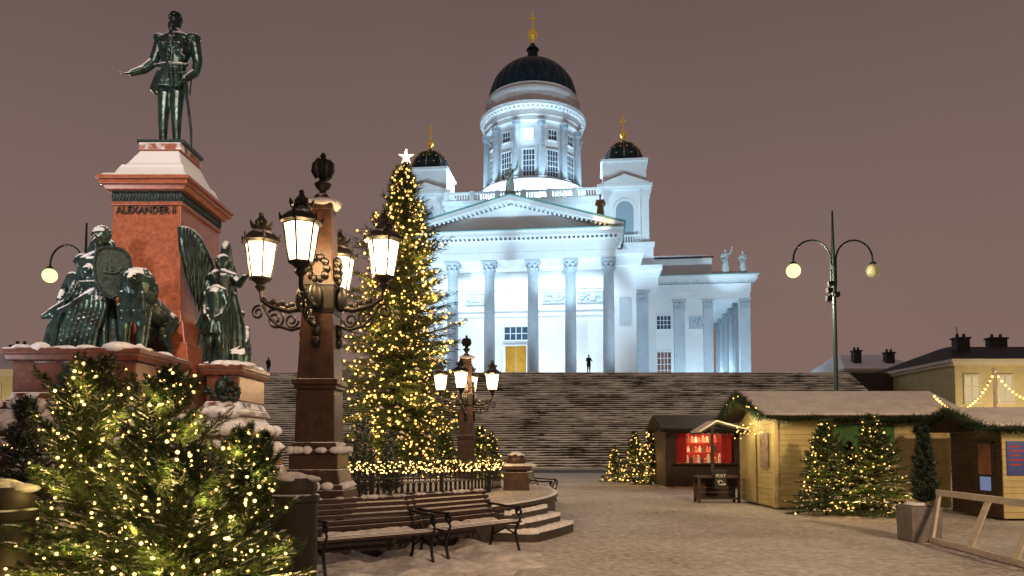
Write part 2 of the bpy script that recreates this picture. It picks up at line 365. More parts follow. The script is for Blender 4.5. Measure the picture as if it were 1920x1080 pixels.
def window(u,v,z0,z1,w,rows,cols,rz=0,glass='glassdark',par=None):
    h=z1-z0; f=MB(); t=.14
    f.box(-w/2-t,w/2+t,-.12,.06,h,h+t*1.5); f.box(-w/2-t*1.4,w/2+t*1.4,-.2,.06,-t,0)
    for a in (-1,1): f.box(min(a*w/2,a*(w/2+t)),max(a*w/2,a*(w/2+t)),-.1,.06,0,h)
    for i in range(1,cols): x=-w/2+w*i/cols; f.box(x-.045,x+.045,-.06,.02,0,h)
    for j in range(1,rows): z=h*j/rows; f.box(-w/2,w/2,-.055,.02,z-.04,z+.04)
    fo=f.build('window',W,cath,(u,v,z0-9),rz)
    MB().box(-w/2,w/2,-.02,.05,0,h).build('pane',M[glass],fo)
window(0,5.4,15.0,16.6,2.9,2,4)
m=MB(); m.box(-1.7,1.7,-.05,.05,0,5.4)
d=m.build('door_frame',W,cath,(0,5.2,0))
for a in (-1.28,.04):
    m=MB(); m.box(a,a+1.24,-.16,-.06,0,5.2)
    for z in (.3,1.9,3.6): m.box(a+.15,a+1.09,-.2,-.161,z,z+1.35)
    m.build('door',M['doorgold'],d)
m=CM(); m.box(-12.3,12.3,-.85,5.1,23.4,24.3).box(-12.2,12.2,-.75,5.1,24.3,24.35).box(-12.35,12.35,-.9,5.1,24.35,25.6)
for i in range(48):
    u=-12.6+i*25.2/47; m.box(u-.13,u+.13,-1.5,-.9,25.65,25.95)
m.box(-12.7,12.7,-1.1,5.1,25.6,25.65).box(-13.1,13.1,-1.7,5.1,25.95,26.45).box(-13.25,13.25,-1.85,5.1,26.45,26.6)
m.build('entablature',W,cath)
pz,ph=26.6,3.6
m=CM(); m.prism([(-12.2,pz),(12.2,pz),(0,pz+ph-.35)],-.7,-.4); m.build('pediment',W,cath)
m=CM()
for a in (-1,1):
    m.prism([(a*13.3,pz),(a*13.3,pz+.5),(0,pz+ph+.5),(0,pz+ph-.02)][::a],-1.75,-.38)
    for i in range(24):
        t=(i+.6)/24.5; u=a*13*(1-t); z=pz+ph*t-.28
        if t>.03: m.box(u-.12,u+.12,-1.4,-.72,z,z+.24)
m.build('raking_cornice',W,cath)
m=CM(); m.prism([(-13.5,pz+.5),(-13.5,pz+.68),(0,pz+ph+.68),(13.5,pz+.68),(13.5,pz+.5),(0,pz+ph+.5)][::-1],-1.85,13.1)
m.build('roof_edge',M['copper'],cath)
m=CM(); m.box(-13.3,13.3,-1.95,5.1,26.602,26.69); m.build('cornice_edge',M['copper'],cath)
m=CM(); m.prism([(-13.2,pz+.1),(13.2,pz+.1),(0,pz+ph)],-.3,13.1); m.build('portico_roof',M['white'],cath)
for a in (-1,1):
    m=CM(); x0,x1=sorted((a*12.36,a*15.3)); m.box(x0,x1,5.2,13,23.9,25.2); x0,x1=sorted((a*12.4,a*15.9)); m.box(x0,x1,4.8,13,25.2,25.7)
    m.build('flank_cornice',W,cath)
    m=CM()
    x0,x1=sorted((a*15.0,a*18)); m.box(x0,x1,13,18.98,9,22.4); x0,x1=sorted((a*15,a*18.3)); m.box(x0,x1,12.7,18.98,22.4,24.2)
    x0,x1=sorted((a*15,a*18.8)); m.box(x0,x1,12.2,18.98,24.9,25.5)
    x0,x1=sorted((a*15,a*18.5)); m.box(x0,x1,12.5,18.98,24.2,24.9)
    x0,x1=sorted((a*9,a*18)); m.box(x0,x1,13.02,45,25.5,25.9)
    m.build('corner_block',W,cath)
    m=CM(); x0,x1=sorted((a*12.9,a*14.3)); m.box(x0,x1,5.38,5.51,16.6,20.0); m.build('wall_panel',M['shadecol'],cath)
def pilaster(u,v,w,h):
    mb=MB(); mb.box(-w/2-.1,w/2+.1,-.22,.05,0,.6).box(-w/2,w/2,-.15,.05,.6,h-1.5).box(-w/2-.08,w/2+.08,-.2,.05,h-1.5,h-1.4).box(-w/2-.18,w/2+.18,-.3,.05,h-.2,h)
    for k in range(5):
        for r2 in range(2):
            x=-w/2+w*(k+.5)/5; mb.ball((x,-.2-.05*r2,h-1.15+r2*.5),(w/9,.1,.32),6,5)
    mb.build('pilaster',M['shadecol'],cath,(u,v,.2),smooth=40)
pilaster(16.2,13,1.5,13.0); pilaster(21.7,19,1.5,12.9); pilaster(25.65,19,1.3,12.9); pilaster(30.7,19.05,1.3,12.9)
m=CM()
m.box(18,26.3,19,42,9,22.1); m.box(26.3,31.6,18.9,42,8.8,9.3)
m.box(30.0,31.4,19.05,20.4,9.3,22.1); m.build('side_wing',W,cath)
m=CM(); m.box(18,31.4,18.85,42,22.1,23.0).box(18,31.5,18.75,42,23.0,24.2)
for i in range(40):
    u=18.7+i*13.2/39; m.box(u-.1,u+.1,18.1,18.75,24.25,24.5)
m.box(18.85,32.2,17.8,43,24.5,25.0).box(18.85,32.4,17.6,43,25.0,25.2); m.build('wing_entablature',W,cath)
m=CM(); m.box(18.8,32.5,17.5,43,25.202,25.3); m.build('wing_edge',M['copper'],cath)
m=CM(); m.prismx([(20.5,25.3),(40.9,25.3),(40.9,28.2),(30.7,30.6),(20.5,28.2)],10.8,26.5); m.prismx([(18.8,25.3),(42,25.3),(30.7,28.6)],26.5,31.8); m.build('wing_attic',W,cath)
m=CM(); m.prismx([(20.2,28.2),(30.7,30.9),(41.2,28.2),(41.2,28.4),(30.7,31.2),(20.2,28.4)],10.8,26.7); m.build('wing_roof',M['roofdk'],cath)
c2=column_mesh(.62,12.8).build('column',M['shadecol'],cath,(30.4,23.0,.3),smooth=35)
for v in (27.0,31.2,35.4,39.6): dup(c2,(30.4,v,.3),parent=cath)
window(19.5,18.95,18.1,19.9,1.9,3,4); window(19.5,18.95,11.6,14.9,1.9,4,4,glass='brownglass')
m=CM(); m.box(-23,-18,19,42,9,25.2); m.build('side_wing',W,cath)
m=CM(); m.box(-10.7,10.7,13.15,45,25.9,34.6).box(-10.9,10.9,12.9,45,34.0,34.3).box(-11.1,11.1,12.6,45,34.6,35.0); m.build('attic',W,cath)
m=CM(); m.box(-10.7,10.7,12.75,13.15,35.95,36.2).box(-10.7,10.7,12.75,13.15,35.0,35.15)
for i in range(60):
    u=-10.5+i*21/59
    if i%10==0: m.box(u-.3,u+.3,12.7,13.2,35.15,36.3)
    else: m.box(u-.09,u+.09,12.86,13.04,35.15,35.95)
m.build('balustrade',W,cath)
NG=mat('niche_shade',(.30,.38,.45),.5)  # darker tone paints the shade inside the recessed tower niche
def arch_poly(w,z0,z1,n=12):
    r=w/2; return [(-r,z0),(r,z0)]+[(r*cos(PI*i/n),z1-r+r*sin(PI*i/n)) for i in range(n+1)]
def tower(u):
    v=18
    def TM(): return MB(Mx.Translation((u,v,-9)))
    m=TM()
    m.box(-3.8,3.8,-3.8,3.8,25.92,28.6).box(-4.0,4.0,-4.0,4.0,28.6,29.0)
    m.box(-3.1,3.1,-3.1,3.1,29,36.4).box(-3.5,3.5,-3.5,3.5,36.4,36.7).box(-3.75,3.75,-3.75,3.75,36.7,37.1)
    for a in (-1,1):
        m.box(min(a*2.3,a*3.3),max(a*2.3,a*3.3),-3.35,-3.1,29,36.4)
    m.prism([(-3.6,37.1),(3.6,37.1),(0,38.4)],-3.7,3.6)
    m.box(-3.0,3.0,-3.05,3.0,37.1,40.3).box(-3.25,3.25,-3.3,3.25,40.3,40.65)
    t=m.build('tower',W,cath)
    ar=TM(); ar.prism(arch_poly(3.1,29.1,35.2),-3.25,-3.1); ar.build('arch_surround',W,t)
    ar=TM(); ar.prism(arch_poly(2.4,29.2,34.8),-3.29,-3.251); ar.build('niche_panel',NG,t)
    b=TM(); b.box(-2.2,2.2,-3.9,-3.7,29.85,30.05)
    for i in range(13): x=-2.1+i*.35; b.box(x-.07,x+.07,-3.87,-3.73,29,29.85)
    b.build('balcony_rail',W,t)
    dm=TM()
    pr=[(2.95,40.65),(2.95,41.0)]+[(2.8*cos(a),41.0+3.1*sin(a)) for a in [PI/2*i/12 for i in range(12)]]+[(.25,44.2),(.2,44.6)]
    dm.lathe(pr,64,fl=lambda t,i:1+.02*abs(cos(8*t)))
    sd=TM()
    for j in range(3):
        a=.25+j*.36
        for k in range(16):
            q=2*PI*(k+.5*(j%2))/16; rr=2.84*cos(a); sd.ball((rr*cos(q),rr*sin(q),41.0+3.14*sin(a)),.1,6,4)
    for k in range(8):
        q=2*PI*k/8; sd.tube([(2.86*cos(a)*cos(q),2.86*cos(a)*sin(q),41.0+3.15*sin(a)) for a in [PI/2*i/8*.95 for i in range(9)]],.035,5)
    dm.build('tower_dome',M['dome'],t,smooth=50,extra=(sd,M['goldstar']))
    g=TM(); g.lathe([(.35,44.4),(.2,44.7),(.5,45.0),(.55,45.3),(.3,45.6),(.12,45.8),(.12,46.1)],16)
    g.box(-.09,.09,-.09,.09,46.1,48.0).box(-.45,.45,-.08,.08,47.1,47.3); g.build('gilded_cross',M['gold'],t,smooth=40)
tower(14); tower(-14)
DV=30.7
def DM(): return MB(Mx.Translation((0,DV,-9)))
m=DM(); m.lathe([(9.6,34.9),(9.6,38.0),(9.2,38.4),(8.6,39.8),(8.5,41.2),(8.2,41.5),(7.0,41.52),(7.0,50.3)],72)
m.build('drum',W,cath,smooth=35)
m=DM(); m.lathe([(7.7,50.3),(7.7,51.0),(7.85,51.05),(7.85,51.9),(8.5,52.4),(8.6,52.9),(8.2,53.1),(7.4,53.12),(7.4,54.9),(7.65,55.2),(7.65,55.6),(7.2,55.9),(7.2,56.4),(6.9,56.5)],72)
for k in range(72):
    a=2*PI*k/72; m.M=Mx.Translation((0,DV,-9))@Mx.Rotation(a,4,'Z'); m.box(7.85,8.35,-.12,.12,51.95,52.2)
for k in range(36):
    a=2*PI*k/36; m.M=Mx.Translation((0,DV,-9))@Mx.Rotation(a,4,'Z'); m.box(7.4,7.46,-.4,.4,53.5,54.7)
m.build('drum_cornice',W,cath,smooth=35)
dc=column_mesh(.48,8.8).build('drum_column',M['shadecol'],cath,smooth=35)
for k in range(12):
    a=-PI/2+R(15)+k*PI/6; o=dc if k==0 else dup(dc,parent=cath); o.location=(7.55*cos(a),DV+7.55*sin(a),41.5-9); o.rotation_euler=(0,0,a+PI/2)
for k in range(12):
    a=-PI/2+k*PI/6
    if sin(a)>.6: continue
    rr=7.06
    window(rr*cos(a),DV+rr*sin(a),42.0,46.0,1.7,5,4,rz=a+PI/2)
    window(rr*cos(a),DV+rr*sin(a),47.6,49.1,1.3,2,3,rz=a+PI/2,glass='drumlamp' if k==0 else 'glassdark')
m=DM(); m.lathe([(6.9*cos(a),56.4+6.6*sin(a)) for a in [PI/2*i/18*.93 for i in range(19)]]+[(.9,63.2),(.8,64.2)],144,fl=lambda t,i:1+.016*(abs(cos(14*t))**6)*2)
m.build('dome',M['dome'],cath,smooth=60)
m=DM(); m.lathe([(1.3,62.9),(1.2,63.3),(.85,63.5),(.8,64.6),(1.05,64.8),(1.0,65.0),(.5,65.5),(.3,66)],24); m.build('lantern',M['dome'],cath,smooth=40)
m=DM(); m.lathe([(.35,65.9),(.25,66.4),(.6,66.8),(.78,67.4),(.6,68.0),(.2,68.3),(.14,68.6)],24); m.ball((0,0,67.4),.82,20,12)
m.box(-.12,.12,-.12,.12,68.5,71.0).box(-.65,.65,-.1,.1,69.9,70.15); m.ball((0,0,71.0),.17); m.build('gilded_cross',M['gold'],cath,smooth=40)
CWT=(.56,.83,1.0)
for u in (-9.3,-4.8,0,4.8,9.3):
    spot(CW(u,1.6,22.8),CW(u,6.2,16.5),1150,130,(.76,.91,1),.7,.4); spot(CW(u,1.4,9.8),CW(u,6,14),620,120,(.76,.91,1),.7,.4)
for k in range(12):
    a=2*PI*k/12+PI/12
    if sin(a)<.5: point(CW(10.6*cos(a),DV+10.6*sin(a),38.6),2000,CWT,.4)
point(CW(-.6,DV-8.6,48.3),160,CWT,.2)
for (u,v,z,tu,tv,tz,p,an_) in ((-20,-13,9.6,-3,3,26,8600,75),(20,-13,9.6,3,3,26,8600,75),(0,-14,9.6,0,0,27,3600,80),(34,-6,9.6,23,19,18,16000,80),
    (26,-10,9.7,14,16,36,28000,32),(-26,-10,9.7,-14,16,36,28000,32),(8,-13.5,9.7,2,25,53,20000,36),(-8,-13.5,9.7,-2,25,53,20000,36)):
    spot(CW(u,v,z),CW(tu,tv,tz),p,an_,CWT,.6)
for u in (29,22): point(CW(u+.2,15.2,9.8),450,CWT,.3)
for u,v in ((-9,9),(9,9)): point(CW(u,v,32.2),1000,CWT,.4)
point(CW(28.0,25,12),600,CWT,.4); point(CW(28.0,34,12),600,CWT,.4)

# ---------------------------------------------------------------- figures
def hand(mb,p,d,n,s,r=.0095):
    p=V(p);d=V(d).normalized();n=V(n).normalized();w=d.cross(n).normalized()
    for o in (-.028,0,.028): mb.cap(p+w*o*.4*s,p+d*.085*s+w*o*s,.016*s,.014*s)
    for o,l in ((-.036,.062),(-.012,.082),(.012,.078),(.036,.06)):
        a=p+d*.085*s+w*o*s; b=a+(d+w*o*4)*l*.55*s; c=b+(d*.8+n*.6)*l*.45*s
        mb.limb([a,b,c],[r*s,r*s*.95,r*s*.85])
    a=p+d*.025*s-w*.03*s; b=a+(d*.6-w*.75)*.045*s; mb.limb([a,b,b+(d*.85-w*.3)*.035*s],[r*1.25*s,r*1.1*s,r*s])
def head(mb,c,s,look=(0,-1,0),beard=0):
    c=V(c);f=V(look).normalized();rt=f.cross(V((0,0,1))).normalized()
    q=V((0,-1,0)).rotation_difference(f).to_matrix()
    mb.ball(c,(.075*s,.095*s,.115*s),14,10,q); mb.ball(c+f*.03*s-V((0,0,.06*s)),(.055*s,.06*s,.06*s),10,8,q)
    mb.cap(c+f*.092*s+V((0,0,.01*s)),c+f*.112*s-V((0,0,.022*s)),.012*s,.017*s)
    for sg in (-1,1):
        mb.ball(c+f*.08*s+rt*sg*.033*s+V((0,0,.028*s)),(.028*s,.016*s,.01*s),8,6,q)
        mb.ball(c+rt*sg*.078*s-V((0,0,.005*s)),(.012*s,.022*s,.032*s),8,6,q)
    mb.ball(c+f*.088*s-V((0,0,.052*s)),(.026*s,.012*s,.011*s),8,6,q)
    if beard: mb.ball(c+f*.075*s-V((0,0,.095*s)),(.05*s,.04*s,.06*s),10,8,q)
def gown(mb,secs,fl,amp,n=48,ph=0):
    vs=[];k=len(secs)
    for i,(z,cx,cy,rx,ry) in enumerate(secs):
        for j in range(n):
            t=2*PI*j/n; f=1+amp*(i/(k-1))*sin(fl*t+ph+i*.3)
            vs.append((cx+rx*f*cos(t),cy+ry*f*sin(t),z))
    fs=[(i*n+j,(i+1)*n+j,(i+1)*n+(j+1)%n,i*n+(j+1)%n) for i in range(k-1) for j in range(n)]
    fs.append(tuple(range(n))); fs.append(tuple((k-1)*n+j for j in range(n-1,-1,-1)))
    mb.add(vs,fs)

# --- monument pedestal
PC=V((-8.1,17.4,.6))
ped=thing('monument_pedestal','tall red granite monument pedestal with snowy ledges and bronze frieze','pedestal',PC)
def PM(): return MB(Mx.Translation((0,0,-.6)))
UY=.9
def PU(): return MB(Mx.Translation((0,0,-.6))@Mx.Diagonal((.97,UY,1,1)))
gr=M['granite']; gb_=M['granitebase']
m=PU(); m.box(-.92,.92,-1.38,1.38,4.35,4.6,.06,.06).box(-.84,.84,-1.28,1.28,4.6,6.98,.07,.08).box(-.82,.82,-1.24,1.24,6.98,7.06)
m.build('shaft',gr,ped,bevel=.012)
m=PU(); m.box(-.80,.80,-1.22,1.22,7.06,7.30)
for i in range(22):
    x=-.76+i*1.52/21
    m.ball((x,-1.23,7.18),(.045,.03,.09),6,5)
for i in range(32):
    y=-1.18+i*2.36/31; m.ball((.81,y,7.18),(.03,.045,.09),6,5)
m.build('frieze',M['bronzedk'],ped,smooth=50)
m=PU(); m.box(-.9,.9,-1.34,1.34,7.30,7.4,-.05,-.05).box(-1.0,1.0,-1.46,1.46,7.4,7.5).box(-1.05,1.05,-1.52,1.52,7.5,7.58); m.build('cornice',gr,ped,bevel=.015)
m=PU(); m.box(-.99,.99,-1.45,1.45,7.582,7.66,.05,.05).box(-.85,.85,-1.2,1.2,7.66,7.98,.14,.18).box(-.66,.66,-.95,.95,7.98,8.42,.2,.3).box(-.5,.5,-.66,.66,8.42,8.62)
m.build('cap',mat('cap_granite_snow',(.3,.1,.06),.5,c2=(.2,.06,.04),ns=8,snow=(-.05,4)),ped,bevel=.03)
m=PU(); m.box(-.56,.56,-.62,.62,8.62,8.7); m.build('bronze_plinth',M['bronzedk'],ped,bevel=.01)
text('inscription','ALEXANDER II',.235,(0,-1.225*UY,6.86-.6),M['bronzedk'],ped,ext=.025,sx=.88)
m=PU(); m.box(-1.1,1.1,-1.6,1.6,3.85,4.35,.1,.1).box(-1.3,1.3,-1.85,1.85,3.1,3.85,.1,.1); m.build('plinth',gr,ped,bevel=.02)
BT0=3.42
def arm(name,x0,x1,y0,y1,flare):
    m=PM(); m.box(x0,x1,y0,y1,3.30,BT0).box(x0+.05,x1-.05,y0+.05,y1,3.18,3.30,-.04,-.04).box(x0+.13,x1-.13,y0+.13,y1,2.62,3.18).box(x0+.05,x1-.05,y0+.05,y1,2.45,2.62,.08,.08).box(x0-.04,x1+.04,y0-.04,y1,2.3,2.45,.06,.06)
    m.box(x0-flare*.5,x1+flare*.5,y0-flare*.5,y1,2.0,2.3,.2,.2); m.box(x0-flare*.55,x1+flare*.55,y0-flare*.55,y1,1.8,2.0); m.box(x0-flare,x1+flare,y0-flare,y1,1.4,1.8,.2,.2); m.box(x0-flare-.05,x1+flare+.05,y0-flare-.05,y1,1.2,1.4); m.box(x0-flare-.35,x1+flare+.35,y0-flare-.35,y1,.6,1.2,.22,.22)
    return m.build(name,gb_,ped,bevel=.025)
arm('front_base',-1.12,1.38,-4.0,-1.87,.55)
arm('side_base',1.30,2.28,-1.3,.5,.3)
arm('side_base',-2.28,-1.30,-1.3,.5,.3)
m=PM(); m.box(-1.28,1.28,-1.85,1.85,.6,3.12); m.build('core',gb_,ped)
text('inscription','1863',.3,(-.05,-4.33,1.9-.6),M['bronzedk'],ped,ext=.05)
def wreath(x,y,z,seed):
    m=MB(); r_=random.Random(seed)
    for i in range(46):
        a=r_.uniform(0,2*PI); e=r_.uniform(.3,1); m.ball((.38*cos(a)*e,-.03*r_.random(),.26*sin(a)*e-.1*abs(cos(a))*e),(r_.uniform(.04,.08),.05,r_.uniform(.04,.08)),6,5)
    m.ball((0,-.07,.04),(.14,.12,.17),10,8); m.ball((0,-.17,.0),(.06,.07,.06),8,6)
    m.build('lion_mask',M['bronzedk'],ped,(x,y,z),smooth=60)
wreath(.15,-3.89,2.3,1); wreath(1.8,-1.2,2.3,2)
def snowpile(mb,x0,x1,y0,y1,z,h,n,seed,big=1):
    r=random.Random(seed)
    for i in range(n):
        mb.ball((r.uniform(x0,x1),r.uniform(y0,y1),z),(r.uniform(.12,.32)*big,r.uniform(.1,.25)*big,h*r.uniform(.5,1.1)),9,6)
m=PM()
snowpile(m,-1.2,1.5,-4.15,-4.02,2.38,.12,22,2,.7); snowpile(m,-1.5,1.8,-4.4,-4.25,2.0,.13,30,3,.8); snowpile(m,-1.6,1.9,-4.5,-4.4,1.62,.12,28,13,.8)
snowpile(m,1.4,2.4,-1.45,-1.35,2.38,.12,16,4,.7); snowpile(m,1.3,2.5,-1.55,-1.45,2.0,.13,22,5,.8); snowpile(m,1.3,2.6,-1.65,-1.55,1.6,.12,20,14,.8); snowpile(m,.2,1.2,-1.75,-1.6,3.1,.5,10,6); snowpile(m,-1,1.2,-3.9,-2.2,BT0,.11,34,8); snowpile(m,1.45,2.2,-1.2,.4,BT0,.12,24,9)
snowpile(m,2.38,2.48,-1.3,.5,2.0,.13,12,35,.8); snowpile(m,2.5,2.6,-1.3,.5,1.62,.13,14,15,.8); snowpile(m,-1.6,2.2,-4.75,-4.6,1.2,.13,24,25); snowpile(m,1.4,2.9,-1.9,-1.75,1.2,.13,18,26)
m.build('snow',M['snow'],ped,smooth=80)

# --- bronze man
k=17.4/F*1.09; sx=318
sm=thing('bronze_statue','standing bronze man in military coat atop the red granite pedestal','statue',(P(sx,268,17.4).x,17.4,8.7)); sm.scale=(.91,.92,1)
def q(px,py,dy=0): return V(((px-sx)*k/1.0,dy,(268-py)*k))
b=MB()
b.limb([q(307,165),q(306,218,-.03),q(305,258,.02)],[.19,.13,.10]); b.ball(q(303,264,-.12),(.1,.24,.075))
b.limb([q(331,165),q(332,218,-.05),q(332,258)],[.19,.13,.10]); b.ball(q(334,264,-.14),(.1,.24,.075))
S=[(q(0,108).z,q(324,0).x,0,.35,.25),(q(0,120).z,q(322,0).x,0,.32,.24),(q(0,135).z,q(318,0).x,0,.38,.29),(q(0,152).z,q(316,0).x,0,.44,.33),(q(0,166).z,q(315,0).x,0,.48,.36)]
gown(b,S,7,.05)
b.ball(q(326,88),(.42,.29,.46),16,12); b.ball(q(327,72),(.44,.24,.2),14,8); b.ball(q(325,106),(.35,.25,.32),14,10)
for px in (296,360): b.ball(q(px,69),(.19,.19,.12))
for px in (294,364):
    for j in range(7):
        a=PI*(.1+j*.13); sg=1 if px>320 else -1
        b.cap(q(px,70)+V((.17*cos(a+PI/2-.8)*sg,-.16*sin(a),0)),q(px,79)+V((.18*cos(a+PI/2-.8)*sg,-.17*sin(a),0)),.03)
b.limb([q(296,76),q(284,112,-.02),q(272,128,-.12),q(253,142,-.3)],[.155,.125,.115,.08])
hand(b,q(254,141,-.29),(-1,-.5,-.32),(0.1,-.4,.9),1.95,.011)
b.limb([q(362,78),q(368,112,.03),q(366,132,-.03),q(352,150,-.2)],[.155,.125,.11,.085])
hand(b,q(353,148,-.2),(-.5,-.3,-.8),(-.6,-.2,.4),1.9,.011)
b.cap(q(326,64),q(327,54,-.02),.13,.12); b.lathe([(.18,0),(.17,.12)],20,q(326,65)); head(b,q(326,37,-.04),2.05,(-.35,-1,-.1),1)
for i,(x0,x1) in enumerate(((322,318),(329,326))): b.cap(q(x0,74,-.3),q(x1,118,-.25),.025)
for i in range(6): b.ball(q(324-i*.7,78+i*8,-.31),.03,8,6)
for i in range(5): b.cap(q(308+i*8,88,-.27),q(309+i*8,92,-.28),.04)
b.cap(q(296,72,-.15),q(350,112,-.22),.05); b.limb([q(292,122,-.12),q(322,124,-.26),q(352,121,-.12)],[.045]*3)
b.limb([q(314,132,-.25),q(311,150,-.32),q(308,165,-.36)],[.03,.04,.045]); b.limb([q(326,130,-.26),q(330,150,-.33),q(333,165,-.36)],[.03,.04,.045])
remesh('figure',b,.021,M['bronze'],sm)
s=MB(); s.tube([q(346,128,-.28),q(349,150,-.2)],.03,8); s.bar(q(341,140,-.25),q(355,138,-.22),.05,.04); s.tube([q(349,148,-.2),q(352,190,0),q(355,232,.12),q(354,266,.2)],[.04,.038,.035,.02],8)
s.tube([q(350,142,-.2),q(362,150,-.15),q(358,175,-.1)],.02,6)
s.build('sword',M['bronze'],sm,smooth=60)

# --- front group
yg=14.6; k2=yg/F; sx2=185
bz=BT0
wm=thing('bronze_statue','bronze robed woman statue holding the LEX shield on the pedestal front','statue',(P(sx2,655,yg).x,yg,bz))
def qq(px,py,dy=0): return V(((px-sx2)*k2,dy,(655-py)*k2))
b=MB()
S=[(qq(0,p).z,qq(x,0).x,cy,rx,ry) for p,x,cy,rx,ry in ((474,182,0,.30,.2),(500,182,-.02,.29,.22),(522,180,0,.25,.2),(545,178,0,.34,.27),(585,176,-.04,.42,.33),(625,172,-.06,.50,.38),(654,170,-.06,.58,.42))]
gown(b,S,9,.18,60)
b.ball(qq(172,498,-.17),.13); b.ball(qq(193,498,-.17),.13)
b.limb([qq(160,476),qq(182,470),qq(204,476)],[.15,.17,.15]); b.cap(qq(182,466),qq(183,452),.09,.085)
head(b,qq(183,436,-.03),1.55,(-.15,-1,-.05))
b.ball(qq(184,428,.03),(.16,.18,.17))
for i in range(9):
    a=PI*(.05+.9*i/8); b.cap(qq(183,428)+V((.15*cos(a),-.02,.12*sin(a))),qq(183,428)+V((.19*cos(a),.02,.21*sin(a))),.035)
b.limb([qq(168,440,.08),qq(160,465,.12),qq(152,500,.15),qq(148,540,.15)],[.09,.12,.13,.1]); b.limb([qq(198,440,.08),qq(206,465,.12),qq(210,490,.1)],[.08,.1,.1])
b.limb([qq(160,478),qq(144,512,.02),qq(136,545,-.1)],[.13,.11,.08]); hand(b,qq(136,544,-.1),(-.3,-.2,-1),(0.6,-.4,0),1.45,.012)
b.limb([qq(205,478),qq(222,512,-.05),qq(226,540,-.2)],[.13,.11,.08]); hand(b,qq(226,538,-.2),(.2,-.6,-.8),(-.6,-.4,0),1.45,.012)
for i in range(8):
    x=148+i*9; b.limb([qq(160+i*6,520,-.24),qq(x+4,570,-.38),qq(x-6,615,-.46),qq(x-10,652,-.52)],[.03,.04,.045,.05])
b.limb([qq(205,520,-.15),qq(180,548,-.3),qq(150,570,-.33),qq(122,575,-.2)],[.07,.09,.09,.07])
b.limb([qq(140,540,.05),qq(118,560,.05),qq(98,575,0),qq(78,582,0)],[.1,.13,.12,.05]); b.limb([qq(128,560,.05),qq(112,600,.0),qq(100,640,0),qq(94,654,0)],[.12,.13,.14,.16])
b.limb([qq(118,560,0),qq(98,600,-.05),qq(84,650,-.05)],[.06,.08,.06])
remesh('figure',b,.02,M['bronze'],wm,it=1)
s=MB(); r0=[(0,.46),(.17,.44),(.28,.34),(.31,.1),(.28,-.2),(.17,-.42),(0,-.52),(-.17,-.42),(-.28,-.2),(-.31,.1),(-.28,.34),(-.17,.44)]
s.prism(r0[::-1],-.04,.03)
for i in range(12):
    a=r0[i];c=r0[(i+1)%12]; s.tube([(a[0],-.05,a[1]),(c[0],-.05,c[1])],.03,6)
sh=s.build('shield',M['bronzedk'],wm,qq(227,505,-.40),rz=R(34),smooth=40)
text('lettering','LEX',.2,(0,-.055,.02),mat('worn_bronze_letters',(.06,.10,.09),.5,c2=(.03,.055,.05),ns=6),sh,ext=.02)
s=MB(); s.tube([qq(134,540,-.2),qq(126,590,-.3),qq(122,648,-.35)],[.02,.03,.015],8); s.bar(qq(126,549,-.25),qq(142,547,-.2),.04,.04); s.build('sword',M['bronze'],wm,smooth=60)

sx3=262
ln=thing('bronze_lion','bronze lion statue standing beside the woman with the shield','statue',(P(sx3,657,14.5).x,14.5,bz))
def ql(px,py,dy=0): return V(((px-sx3)*k2,dy,(657-py)*k2))
b=MB()
b.limb([ql(262,560,-.1),ql(258,565,.5),ql(252,570,1.1)],[.33,.28,.26])
b.ball(ql(268,530,-.25),(.33,.27,.34),14,10)
rr=random.Random(4)
for i in range(60):
    a=rr.uniform(0,2*PI); e=rr.uniform(.55,1.1); c=ql(268,535,-.22)
    b.limb([c+V((.22*cos(a)*e,-.14,.24*sin(a)*e)),c+V((.36*cos(a),.0,.37*sin(a)-.08))],[.06,.03])
for i in range(26):
    x=rr.uniform(246,284); b.limb([ql(x,550,-.40),ql(x+rr.uniform(-3,3),580,-.40),ql(x+rr.uniform(-3,3),598,-.30)],[.06,.055,.03])
b.ball(ql(272,522,-.46),(.17,.2,.18)); b.ball(ql(274,532,-.62),(.1,.12,.1)); b.ball(ql(274,540,-.6),(.07,.09,.06))
for a in (-1,1): b.ball(ql(272+a*14,508,-.36),(.06,.05,.07)); b.ball(ql(273+a*6,521,-.62),(.035,.03,.03))
b.cap(ql(273,516,-.6),ql(275,529,-.73),.05,.055)
for px,l in ((244,0),(276,.05)):
    b.limb([ql(px,575,-.2),ql(px,610,-.24+l),ql(px,645,-.24)],[.17,.12,.095]); b.ball(ql(px,651,-.34),(.12,.19,.08))
    for t in (-1,0,1): b.ball(ql(px+t*6,652,-.48),(.04,.06,.05))
for px in (236,270):
    b.limb([ql(px,580,1.0),ql(px,612,.8),ql(px,632,1.1),ql(px,650,1.0)],[.22,.14,.09,.08]); b.ball(ql(px,652,.92),(.1,.17,.07))
b.limb([ql(250,570,1.3),ql(235,610,1.4),ql(228,645,1.35)],[.06,.05,.07])
remesh('figure',b,.02,M['bronze'],ln,it=1)

